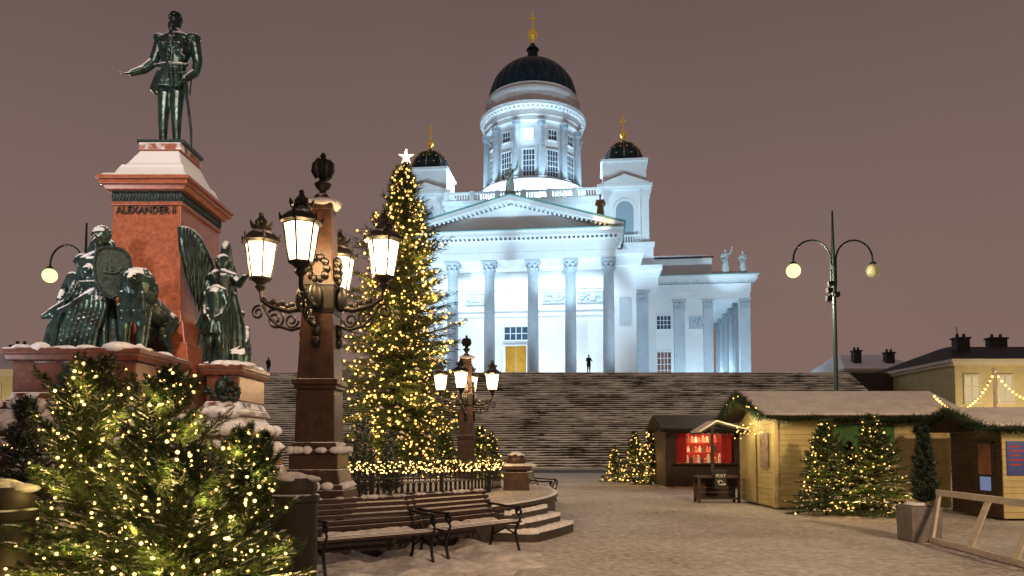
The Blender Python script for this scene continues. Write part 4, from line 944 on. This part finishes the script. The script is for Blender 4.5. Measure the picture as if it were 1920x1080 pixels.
def conifer(label,px,py,Y,zb,w,seed,snowp,nm='needledk',name='dwarf_conifer'):
    top=P(px,py,Y); h=top.z-zb
    D=spruce(seed,h,lambda t:w*(.1+1.0*max(t,0)**.7)*(1 if t<.85 else .85),70,8,.2*h/1.2,.06,.012,14,z0=.03,snowp=snowp,up0=75,up1=35,trunk=.02)
    return tree(name,label,(top.x,Y,zb),D,nm)
conifer('snow-covered dwarf conifer just right of the lamp pillar base',681,793,15.5,.62,.33,41,.9)
conifer('small snow-covered conifer, second right of the lamp pillar base',733,815,15.8,.62,.24,42,.9)
conifer('small dark conifer left of the lamp pillar base',497,815,12.5,.62,.2,43,.15)
conifer('dark conifer with snow at the left edge beside the fence lights',50,755,10.0,.62,.34,44,.25)

# ---------------------------------------------------------------- fences + garlands
def garland(name,label,pts,r,n,nl,nw,bn=0,br=.01,blabel='',bm='bulb',low=-.6):
    pts=[V(p) for p in pts]; rd=random.Random(len(label)); v=[];f=[];bp_=[]
    seg=[(a,b) for a,b in zip(pts,pts[1:])]; tot=sum((b-a).length for a,b in seg)
    def at(d):
        for a,b in seg:
            l=(b-a).length
            if d<=l: return a.lerp(b,d/l),(b-a).normalized()
            d-=l
        return pts[-1],(seg[-1][1]-seg[-1][0]).normalized()
    for i in range(n):
        c,d=at(tot*rd.random()); o=V((rd.gauss(0,1),rd.gauss(0,1),rd.gauss(0,1))); o=(o-d*o.dot(d)).normalized(); c=c+o*r*rd.random()*.6
        nd=(o+d*rd.uniform(-.8,.8)+V((0,0,-.25))).normalized(); wv=nd.cross(d).normalized()*nw*.5; b=len(v); v+=[tuple(c-wv),tuple(c+wv),tuple(c+nd*nl*rd.uniform(.6,1.2))]; f.append((b,b+1,b+2))
    mb=MB(); mb.v=v; mb.f=f; mb.tube(pts,r*.3,6); tag(mb.build(name,M['needledk']),label,'garland')
    if bn:
        for i in range(bn):
            c,d=at(tot*(i+rd.random())/bn); bp_.append(c+V((rd.uniform(-1,1),rd.uniform(-1.2,.2),rd.uniform(low,1)))*r*.9)
        bulbs('string_lights',bp_,br,M[bm],(0,0,0),blabel)
def fence(label,pts,z0,z1,nb):
    t=thing('iron_fence',label,'fence',(pts[0][0],pts[0][1],z0)); b=V((pts[0][0],pts[0][1],z0))
    p3=[V((x,y,0))-V((b.x,b.y,0)) for x,y in pts]; h=z1-z0
    for z in (.1,h*.62,h):
        r=MB(); r.tube([p+V((0,0,z)) for p in p3],.016,6); r.build('rail',M['irondark'],t,smooth=60)
    g=MB(); seg=list(zip(p3,p3[1:])); n_=nb//len(seg)
    for a,c in seg:
        for i in range(n_):
            p=a.lerp(c,i/n_); p2=a.lerp(c,(i+1)/n_); g.tube([p+V((0,0,.04)),p+V((0,0,h))],.013,6)
            mid=(p+p2)/2; d=(p2-p)*.36
            g.tube([mid+d*cos(u)+V((0,0,h*.34+h*.2*sin(u))) for u in [2*PI*k/10 for k in range(11)]],.011,5)
            g.tube([mid+d*.9*cos(u)+V((0,0,h*.8+h*.13*sin(u))) for u in [2*PI*k/10 for k in range(11)]],.011,5)
    g.build('lattice',M['irondark'],t,smooth=60)
    for p in p3[::2]:
        m=MB(); m.box(-.04,.04,-.04,.04,0,h+.05); m.ball((0,0,h+.09),.05); m.build('post',M['irondark'],t,tuple(p))
fa=[(-3.7,13.2),(-3.2,13.5),(-2.6,13.9),(-2.0,14.4),(-1.4,14.9),(-.9,15.5),(-.5,16.1),(-.25,16.9)]
fence('low black iron fence under fairy lights behind the benches',fa,.62,1.25,42)
garland('fir_garland','fir garland on the iron fence behind the benches',[(x,y-.02,1.28) for x,y in fa],.08,3400,.10,.014,420,.0125,'fairy lights on the fence garland behind the benches',low=-2.2)
fb=[tuple(P(-30,840,12).xy),tuple(P(60,840,12).xy),tuple(P(140,840,12).xy)]
fence('black iron fence with fairy lights at the left edge of the plaza',fb,.62,1.5,10)
garland('fir_garland','fir garland on the fence at the left edge',[(x,y-.02,1.6) for x,y in fb],.07,800,.09,.014,60,.011,'fairy lights on the fence garland at the left edge')
for x,y in fa[1::2]: point((x+.1,y-.3,1.42),5,(1,.58,.18),.05)
pr=thing('stone_pier','snow-capped stone pier ending the iron fence beside the rounded steps','pier',(.1,17.2,.6))
m=MB(); m.box(-.3,.3,-.3,.3,0,.45,.03,.03).box(-.24,.24,-.24,.24,.45,.5).box(-.34,.34,-.34,.34,.5,.6); m.build('block',M['granitedk'],pr,bevel=.02)
m=MB(); m.ball((0,0,.72),(.24,.24,.2)); m.build('stone_ball',M['granitedk'],pr,smooth=80)
m=MB(); snowpile(m,-.2,.2,-.2,.2,.6,.07,12,3); m.build('snow',M['snow'],pr,smooth=80)

# ---------------------------------------------------------------- benches
def bench(label,loc,rz,L=1.7):
    t=thing('park_bench',label,'bench',loc,rz,'slatted park benches by the platform')
    s=MB()
    for i in range(7): y=-.24+i*.075; z=.45-.02*(i>3)-.006*abs(i-2); s.box(-L/2,L/2,y-.03,y+.03,z-.018,z+.018)
    s.build('seat',M['bench'],t,bevel=.006)
    s=MB()
    for i in range(6):
        z=.52+i*.07; y=.29+i*.035; s.bar((-L/2,y,z),(L/2,y,z),.03,.055)
    s.build('backrest',M['bench'],t,bevel=.006)
    for a in (-1,1):
        x=a*(L/2-.08); g=MB()
        g.tube([(x,-.28,.0),(x,-.24,.12),(x,-.2,.3),(x,-.26,.42)],.022,8); g.tube([(x,.34,0),(x,.27,.15),(x,.24,.42),(x,.3,.55),(x,.5,.92)],.022,8)
        g.tube([(x,-.27,.42),(x,0,.41),(x,.26,.42)],.02,8); g.tube([(x,-.2,.25),(x,0,.33),(x,.26,.22)],.016,8)
        g.build('leg',M['irondark'],t,smooth=60)
        g=MB(); sp=[(x,-.27+.07*(1-.7*i/12)*cos(PI*.5-2.6*PI*i/12),.6+.07*(1-.7*i/12)*sin(PI*.5-2.6*PI*i/12)) for i in range(13)]
        g.tube([(x,.38,.7),(x,.2,.69),(x,0,.67)]+sp,.02,8); g.tube([(x,-.26,.42),(x,-.3,.5),(x,-.25,.56)],.018,8); g.build('armrest',M['irondark'],t,smooth=60)
    s=MB(); snowpile(s,-L/2+.2,L/2-.2,.10,.22,.45,.05,24,int(loc[0]*10),.5); snowpile(s,-L/2+.1,L/2-.1,.465,.475,.9,.03,14,5,.25); s.build('snow',M['oldsnow'],t,smooth=80)
    return t
def bpos(a,r): return (PCX+r*cos(R(a)),PCY+r*sin(R(a)),.03)
bench('nearest slatted park bench, in front of the lamp pillar',bpos(-51.6,9.95),R(-51.6+90))
bench('slatted park bench second from the camera, ending at the rounded steps',bpos(-41.2,9.85),R(-41.2+92))
bench('distant park bench facing right beyond the rounded steps',(.95,21.6,0),R(82))

# ---------------------------------------------------------------- litter bins
def bin_(label,loc,h,r,rz=0):
    t=thing('litter_bin',label,'bin',loc,rz)
    m=MB(); m.lathe([(r*.9,0),(r,.05),(r,h*.82),(r*1.08,h*.83),(r*1.08,h*.87),(r*.9,h*.88)],20,fl=lambda a,i:1+.03*abs(sin(10*a))); m.build('body',M['bin'],t,smooth=40)
    m=MB(); m.lathe([(r*.95,h*.88),(r*1.0,h*.93),(r*.8,h*.98),(r*.2,h)],20); m.build('lid',M['bin'],t,smooth=40)
    m=MB(); snowpile(m,-r*.4,r*.4,-r*.4,r*.4,h*.97,.06,12,int(r*100),.6); m.build('snow',M['oldsnow'],t,smooth=80)
q1=P(553,890,6.6); bin_('tall dark litter bin with snow on its lid between firs and bench',(q1.x,6.6,0),q1.z,.2)
q1=P(2,905,4.9); bin_('dark litter bin with snow at the bottom left corner',(q1.x,4.9,0),q1.z,.2)

# ---------------------------------------------------------------- street lamps
def globe(t,p,lit,r=.33):
    m=MB(); m.lathe([(.05,.0),(.14,-.05),(.16,-.12),(.1,-.16)],12,p); m.build('globe_cap',M['polegreen'],t,smooth=50)
    m=MB(); m.ball(V(p)-V((0,0,.12+r)),r,20,12); m.build('globe',M['globe'] if lit else M['globedim'],t,smooth=180)
def street_lamp(label,px,Y,ytop,globes,yg):
    b=P(px,735,Y); top=P(px,ytop,Y).z; t=thing('street_lamp',label,'street lamp',(b.x,Y,0))
    m=MB(); m.tube([(0,0,0),(0,0,1.2),(0,0,1.25),(0,0,top*.8),(0,0,top)],[.16,.16,.11,.09,.04],12); m.lathe([(.14,top*.78),(.16,top*.79),(.1,top*.8)],12); m.build('pole',M['polegreen'],t,smooth=50)
    for gx,lit in globes:
        dx=(gx-px)*Y/F; zg=P(px,yg,Y).z; m=MB(); sg=1 if dx>0 else -1
        pts=[(0,0,zg-2.0),(sg*.12,0,zg-.5)]+[(sg*(.12+ (abs(dx)-.12)/2*(1-cos(PI*i/12))),0,zg+.55+.95*sin(PI*i/12)*1.0) for i in range(13)]
        pts[-1]=(dx,0,zg+.42); m.tube(pts,.045,8); m.build('arm',M['polegreen'],t,smooth=60)
        globe(t,(dx,0,zg+.48),lit)
        if lit: point((b.x+dx,Y-.1,zg-.65),1700,(1,.88,.6),.2)
    return t
t=street_lamp('double-armed street lamp with one lit globe behind the yellow stall',1568,35,395,((1492,1),(1643,0)),509)
m=MB()
for i,(dx,z) in enumerate(((-.3,8.9),(-.35,8.5),(-.25,9.2),(.02,8.7))): m.box(dx-.12,dx+.12,-.35,-.1,z,z+.22)
m.tube([(-.3,-.2,8.4),(-.3,-.2,9.5)],.03,6); m.bar((-.3,-.2,8.8),(0,0,8.8),.05,.05); m.build('camera_cluster',M['blk'],t)
street_lamp('street lamp with one lit globe at left behind the bronze group',153,35,418,((86,1),),518)

# ---------------------------------------------------------------- market stalls
def planks(m,axis,a0,a1,fix,z0,z1,th=.03,bh=.14,out=-1):
    n=max(1,round((z1-z0)/bh)); h=(z1-z0)/n
    for i in range(n):
        z=z0+i*h
        if axis=='x': m.box(a0,a1,*sorted((fix,fix+out*th)),z+.004,z+h-.004)
        else: m.box(*sorted((fix,fix+out*th)),a0,a1,z+.004,z+h-.004)
SA=(6.85,19.5)
st1=thing('market_stall','large yellow wooden market stall with snowy roof and garlanded eaves','stall',(SA[0],SA[1],0))
Lx,Dy,He,Hr=4.55,3.0,2.38,3.05
m=MB(); m.box(.03,Lx-.03,.03,Dy-.03,0.05,He); m.prismx([(.03,He),(Dy-.03,He),(Dy/2,Hr-.1)],.03,Lx-.03)
planks(m,'x',0,Lx,.029,.08,He); planks(m,'y',0.0,Dy,.029,.08,He)
for x in (0,Lx-.08): m.box(x,x+.08,-.03,-.002,.05,He)
m.box(-.03,-.002,0,.08,.05,He); m.build('wall',M['stall'],st1)
def roof(t,x0,x1,y0,yr,y1,ze,zr,m,th=.07):
    r=MB(); r.prismx([(y0,ze),(yr,zr),(y1,ze),(y1,ze+th),(yr,zr+th),(y0,ze+th)],x0,x1); return r.build('roof',m,t)
roof(st1,-.45,Lx+.35,-.4,Dy/2,Dy+.4,He-.03,Hr,M['stalldk'])
r=MB(); r.prismx([(-.41,He+.045),(Dy/2,Hr+.072),(Dy+.41,He+.045),(Dy+.41,He+.12),(Dy/2,Hr+.16),(-.41,He+.12)],-.47,Lx+.37); r.build('roof_snow',M['roofsnow'],st1,bevel=.03)
m=MB(); m.box(1.55,3.1,-.07,-.035,1.35,2.2); sb_=m.build('sign_board',M['green'],st1)
m=MB(); m.box(-.06,-.032,.4,1.0,1.1,2.0); m.build('poster',M['paper'],st1)
m=MB(); m.box(-.06,-.032,1.4,2.2,.1,2.0); m.build('door',M['stall'],st1)
ga=[(SA[0]-.5,SA[1]-.42,2.42)]+[(SA[0]-.5+(Lx+.9)*i/8,SA[1]-.44,2.36-.05*(i%2)) for i in range(1,9)]
garland('fir_garland','fir garland along the long eave of the yellow stall',ga,.1,3600,.16,.02,0)
gb=[(SA[0]-.5,SA[1]+Dy+.4,2.4),(SA[0]-.52,SA[1]+Dy/2,3.1),(SA[0]-.5,SA[1]-.4,2.4)]
garland('fir_garland','fir garland along the left gable of the yellow stall',gb,.11,2400,.16,.02,14,.022,'fairy lights under the left gable of the yellow stall','bulbfar')
bulbs('string_lights',[(SA[0]-.42+.05*random.random(),SA[1]-.25+.11*i,2.28-.18*(i%4==1)-.3*random.random()) for i in range(22)],.017,M['bulbfar'],(0,0,0),'fairy lights hanging under the left eave corner of the yellow stall')
point((SA[0]-.6,SA[1]-.3,2.1),45,(1,.74,.35),.08); point((SA[0]-.6,SA[1]+1.4,2.3),35,(1,.74,.35),.08)

B0=P(1248,915,30); st2=thing('market_stall','dark wooden stall with red-lit sales window behind the post stand','stall',(B0.x,30,0))
Lx=3.3
m=MB(); planks(m,'x',0,Lx,0,.05,1.0); m.box(0,.45,-.03,0,1.0,2.3); m.box(2.75,Lx,-.03,0,1.0,2.3); m.box(.45,2.75,-.03,0,2.2,2.3)
m.box(0,.05,0,2.4,.05,2.3); m.box(Lx-.05,Lx,0,2.4,.05,2.3); m.box(.05,Lx-.05,2.35,2.4,.05,2.3); m.build('wall',M['stalldk'],st2)
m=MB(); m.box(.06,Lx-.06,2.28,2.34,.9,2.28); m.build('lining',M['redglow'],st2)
m=MB(); m.box(.3,2.9,-.35,-.031,.95,1.0); m.build('counter',M['stalldk'],st2)
for a in (.5,2.3):
    m=MB()
    for i in range(6): m.tube([(a+.07*i,.1+.03*(i%2),1.02),(a+.07*i,.1,2.2)],.045,6)
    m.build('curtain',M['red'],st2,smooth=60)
roof(st2,-.3,Lx+.3,-.6,1.2,2.9,2.25,2.85,M['roofblk'])
r=MB(); r.prismx([(-.6,2.325),(1.2,2.925),(2.9,2.325),(2.9,2.36),(1.2,2.98),(-.6,2.37)],-.25,Lx+.25); r.build('roof_snow',M['roofblk'],st2)
rd=random.Random(3); gm3=('goods','goods2','goods3')
def gift(i,x,y,z,h,w,where):
    gm=MB(); gm.box(-w,w,-.07,.07,0,h,.01,.01); gm.lathe([(w*.7,h),(w*.9,h+.05),(w*.3,h+.1)],10)
    tag(gm.build('gift_box',M[gm3[i%3]],None,(x,y,z)),('small red gift','small cream gift','small dark gift')[i%3]+' '+where,'gift',('red gifts','cream gifts','dark gifts')[i%3]+' '+where)
for i in range(12): gift(i,B0.x+.82+.145*i,30.3+.12*(i%2),.956,rd.uniform(.14,.34),.065,'on the red-lit stall counter')
m=MB(); m.box(.05,Lx-.05,.03,.6,.9,.955); m.build('shelf',M['stalldk'],st2)
for zz in (1.4,1.8):
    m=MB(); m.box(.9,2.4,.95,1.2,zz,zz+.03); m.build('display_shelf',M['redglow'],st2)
    for i in range(9): gift(i+(zz>1.5),B0.x+1.0+.16*i,31.05,zz+.031,rd.uniform(.1,.22),.06,'on the '+('upper' if zz>1.5 else 'lower')+' shelf of the red-lit stall')
point((B0.x+1.6,30.8,2.15),60,(1,.30,.15),.1); point((B0.x+1.4,30.2,2.15),18,(1,.7,.45),.05)
garland('fir_garland','fir garland along the eave of the red-lit stall',[(B0.x-.3,29.35,2.28),(B0.x+1.6,29.33,2.2),(B0.x+3.6,29.35,2.28)],.09,1200,.2,.025)

st3=thing('market_stall','market stall at the right edge with dark left side and blue poster','stall',(10.8,16.5,0))
Lx,Dy,He,Hr=4.0,1.9,1.98,2.4
m=MB(); planks(m,'x',0,Lx,0,.05,He); m.box(.03,Lx,.002,Dy,.05,He); m.build('wall',M['stall'],st3)
m=MB(); planks(m,'y',0.001,Dy,.029,.05,He); m.build('dark_opening',M['stalldk'],st3)  # dark boards stand in for the dark interior of the open end
m=MB(); m.box(-.05,-.002,.25,.8,.62,1.75); wf=m.build('window',M['blk'],st3)
m=MB(); m.box(-.06,-.051,.3,.75,1.0,1.7); m.build('pane',M['brownglass'],wf)
m=MB(); m.box(-.06,-.051,.32,.7,.64,.95); m.build('screen',M['screen'],wf)
roof(st3,-.6,Lx+.3,-.35,Dy/2,Dy+.35,He,Hr,M['stalldk'])
r=MB(); r.prismx([(-.36,He+.075),(Dy/2,Hr+.072),(Dy+.36,He+.075),(Dy+.36,He+.15),(Dy/2,Hr+.16),(-.36,He+.15)],-.62,Lx+.32); r.build('roof_snow',M['roofsnow'],st3,bevel=.03)
m=MB(); m.box(.08,.52,-.06,-.032,1.0,1.75); po=m.build('poster',M['blue'],st3)
m=MB()
for i in range(5): m.box(.13,.13+(.34 if i%2 else .26),-.064,-.061,1.62-i*.1,1.65-i*.1)
m.build('printed_lines',M['red'],po)
garland('fir_garland','fir garland along the eave of the right-edge stall',[(10.2,16.1,2.03),(12.0,16.08,1.98),(14.5,16.1,2.03)],.1,1800,.16,.02)
garland('fir_garland','fir garland on the open end of the right-edge stall',[(10.15,16.1,2.03),(10.12,17.4,2.47),(10.15,18.8,2.03)],.1,1400,.16,.02)
point((11.6,15.3,1.95),28,(1,.78,.42),.08)  # added fill point that lightens the right-edge stall

Q=G(1345,942); ps=thing('post_stand','small roofed post stand with black POST box before the dark stall','post box',(Q.x,Q.y,0))
m=MB()
m.box(-.62,.62,-.25,.35,.72,.78); m.box(-.6,.6,-.22,.32,.1,.14)
for x in (-.58,.58):
    for y in (-.2,.3): m.box(x-.035,x+.035,y-.035,y+.035,0,.719)
planks(m,'x',-.54,.54,.3,.14,.72); m.build('table',M['stalldk'],ps)
m=MB(); m.box(-.17,.17,-.4,-.1,.42,.92); m.box(-.19,.19,-.42,-.08,.92,.96); m.box(-.1,.1,-.405,-.4,.86,.875); pb=m.build('letter_box',M['blk'],ps,bevel=.01)
text('lettering','POST',.125,(0,-.408,.79),M['ink'],pb,ext=.004)
m=MB(); m.tube([(.06*cos(a)-.01,-.41,.6+.06*sin(a)) for a in [2*PI*i/16 for i in range(15)]],.013,6); m.tube([(.0,-.41,.54),(.08,-.41,.545),(.12,-.41,.56)],[.013,.018,.045],8); m.tube([(-.06,-.41,.6),(-.11,-.41,.66)],.013,6); m.build('horn_emblem',M['ink'],pb,smooth=60)
m=MB(); m.box(-.16,-.08,.0,.08,.78,2.2); m.build('post',M['stalldk'],ps)
m=MB(); m.prism([(-.62,2.0),(-.12,2.3),(.82,2.05),(.82,2.1),(-.12,2.36),(-.62,2.05)][::-1],-.5,.6); m.build('canopy',M['roofblk'],ps)
m=MB(); m.prism([(-.62,2.055),(-.12,2.365),(.82,2.105),(.82,2.15),(-.12,2.41),(-.62,2.1)][::-1],-.5,.6); m.build('canopy_snow',M['roofsnow'],ps)

Q=G(1734,1017); pl=thing('planter','square grey concrete planter beside the timber barrier','planter',(Q.x+.03,Q.y+.22,0))
m=MB(); m.box(-.25,.25,-.25,.25,0,.6,-.02,-.02).box(-.23,.23,-.23,.23,.6,.62); m.build('pot',M['concrete'],pl,bevel=.015)
m=MB(); snowpile(m,-.12,.12,-.12,.12,.62,.05,12,2,.45); m.build('snow',M['snow'],pl,smooth=80)
conifer('slim dark conifer growing in the grey concrete planter',1731,808,Q.y+.22,.6,.17,51,.05,name='potted_conifer')
br=thing('timber_barrier','pale timber barrier with slanted legs at the right edge','barrier',(7.2,12.7,0))
m=MB(); e=V((-.35,-3.6,0)); m.bar((0,0,.85),e+V((0,0,.85)),.06,.10); m.build('top_rail',M['palewood'],br,bevel=.008)
m=MB(); m.bar((-.1,.1,.06),e+V((-.1,0,.06)),.06,.08); m.build('bottom_rail',M['palewood'],br,bevel=.008)
for i in range(4):
    p=e*(i/3.0); m=MB(); m.bar(p+V((-.12,.0,0.0)),p+V((.03,-.3 if i else 0,.82)),.05,.085); m.build('leg',M['palewood'],br,bevel=.008)

pp=P(1866,770,19.2); pt=P(1865,695,19.2)
po=thing('light_pole','thin pole carrying light bulbs behind the right-edge stall','pole',(pp.x,19.2,0)); m=MB(); m.tube([(0,0,0),(0,0,pt.z)],.035,8); m.ball((0,0,pt.z+.03),.05); m.build('pole',M['palewood'],po,smooth=60)
def cat(a,b,s,n): return [V(a).lerp(V(b),i/n)-V((0,0,s*4*(i/n)*(1-i/n))) for i in range(n+1)]
c1=cat(P(1752,741,19.3),(pt.x,19.2,pt.z),.62,24)
sl=MB(); sl.tube(c1,.008,5); o=tag(sl.build('light_cable',M['blk']),'dark cable of the hanging bulb string behind the stalls','cable')
bulbs('string_lights',[p-V((0,0,.03)) for p in c1],.03,M['bulbfar'],(0,0,0),'string of warm bulbs hanging between yellow stall and thin pole')
c1=cat((pt.x,19.2,pt.z),P(1960,745,18.6),.3,14)
bulbs('string_lights',[p-V((0,0,.03)) for p in c1],.03,M['bulbfar'],(0,0,0),'string of warm bulbs running right from the thin pole')

# ---------------------------------------------------------------- town buildings
def house(label,x0,x1,y0,y1,h,rh,cols,rows,litp,seed,roofm='roofdk',chim=(),wall='facade',hip=4,zb=0):
    t=thing('town_building',label,'building',(x0,y0,zb)); W_,D_=x1-x0,y1-y0; rd=random.Random(seed)
    MB().box(0,W_,0,D_,0,h).build('wall',M[wall],t)
    m=MB(); m.box(-.3,W_+.3,-.3,D_+.3,h,h+.25).box(-.5,W_+.5,-.5,D_+.5,h+.25,h+.5)
    m.box(-.1,W_+.1,-.12,0,h*.5-.15,h*.5+.1); m.build('cornice',M['facadetrim'],t)
    m=MB(); m.box(-.4,W_+.4,-.4,D_+.4,h+.502,h+.5+rh,hip,D_/2-.3); m.build('roof',M[roofm],t)
    for cx,cy,cz,cw,chh in chim:
        m=MB(); m.box(cx-cw,cx+cw,cy-.4,cy+.4,h+.4,h+cz).box(cx-cw-.1,cx+cw+.1,cy-.5,cy+.5,h+cz,h+cz+.15)
        for i in range(2): m.lathe([(.14,h+cz+.15),(.12,h+cz+.5)],8,(cx-cw*.5+cw*i,cy,0))
        m.build('chimney',M['roofblk'],t)
    for j in range(rows):
        for i in range(cols):
            x=W_*(i+.5)/cols; z=h*(j+.28)/rows; hh=h/rows*.5; ww=min(1.2,W_/cols*.42)
            f=MB(); f.box(-ww/2-.15,ww/2+.15,-.14,0,-.2,-.05); f.box(-ww/2-.12,ww/2+.12,-.1,0,hh,hh+.2)
            for a in (-1,1): f.box(*sorted((a*ww/2,a*(ww/2+.12))),-.09,0,0,hh)
            f.box(-.04,.04,-.08,-.02,0,hh); f.box(-ww/2,ww/2,-.075,-.02,hh*.6,hh*.6+.07)
            fo=f.build('window',M['facadetrim'],t,(x,0,z)); MB().box(-ww/2,ww/2,-.03,-.004,0,hh).build('pane',M['litwin'] if rd.random()<litp else M['glassdark'],fo)
    return t
house('ochre building with dark hipped roof and chimneys at the right edge',37.5,60,63,78,8.6,2.0,8,2,.3,3,chim=((3,4,2.8,.6,1),(8.5,7.5,3.3,.8,1),(16,5,2.7,.5,1)),roofm='roofblk')
house('low building with snow-streaked roof and chimneys behind the double street lamp',36,44,80,92,9.6,2.2,4,2,0,4,chim=((2,2,2.6,.4,1),(5.6,2,2.4,.45,1)),wall='roofblk',hip=2)
house('pale ochre building at the far left edge',-60,-36.5,58,74,7.2,2.2,9,2,.15,5,chim=((19,4,2.8,.6,1),(10,4,3,.6,1)))
for x in (40,46): point((x,58.5,4.5),900,(1,.78,.45),.2)  # added points without fixtures, brightening the ochre facade
point((-40,53,4),700,(1,.8,.5),.2)
a=P(1800,620,70)
m=MB(); m.tube([(0,0,0),(0,0,3.5)],.04,5); tag(m.build('roof_antenna',M['blk'],None,(a.x,70.5,9.6)),'thin antenna mast on the roof of the right ochre building','antenna')

# ---------------------------------------------------------------- monument floodlight and added fill spots
spot((-4.0,2.0,15),(-8.3,16.6,6.6),9500,38,(1,.82,.68),.7,.3)  # added high spot, source unseen, to light the statue's snowy tops
spot((-15,8,1.2),(-8.1,17.2,8.5),3500,55,(.95,.92,.95),.7,.3)
spot((10,-5,11),(6.3,13,0),13000,72,(1,.67,.39),.9,.6)  # added spot behind the camera, brightening the plaza ground
sun=bpy.data.lights.new('Sun','SUN'); sun.energy=.04; sun.angle=R(15); sun.color=(1,.8,.7); so=bpy.data.objects.new('Sun',sun); col.objects.link(so); so.rotation_euler=(R(40),0,R(20))
print('done')
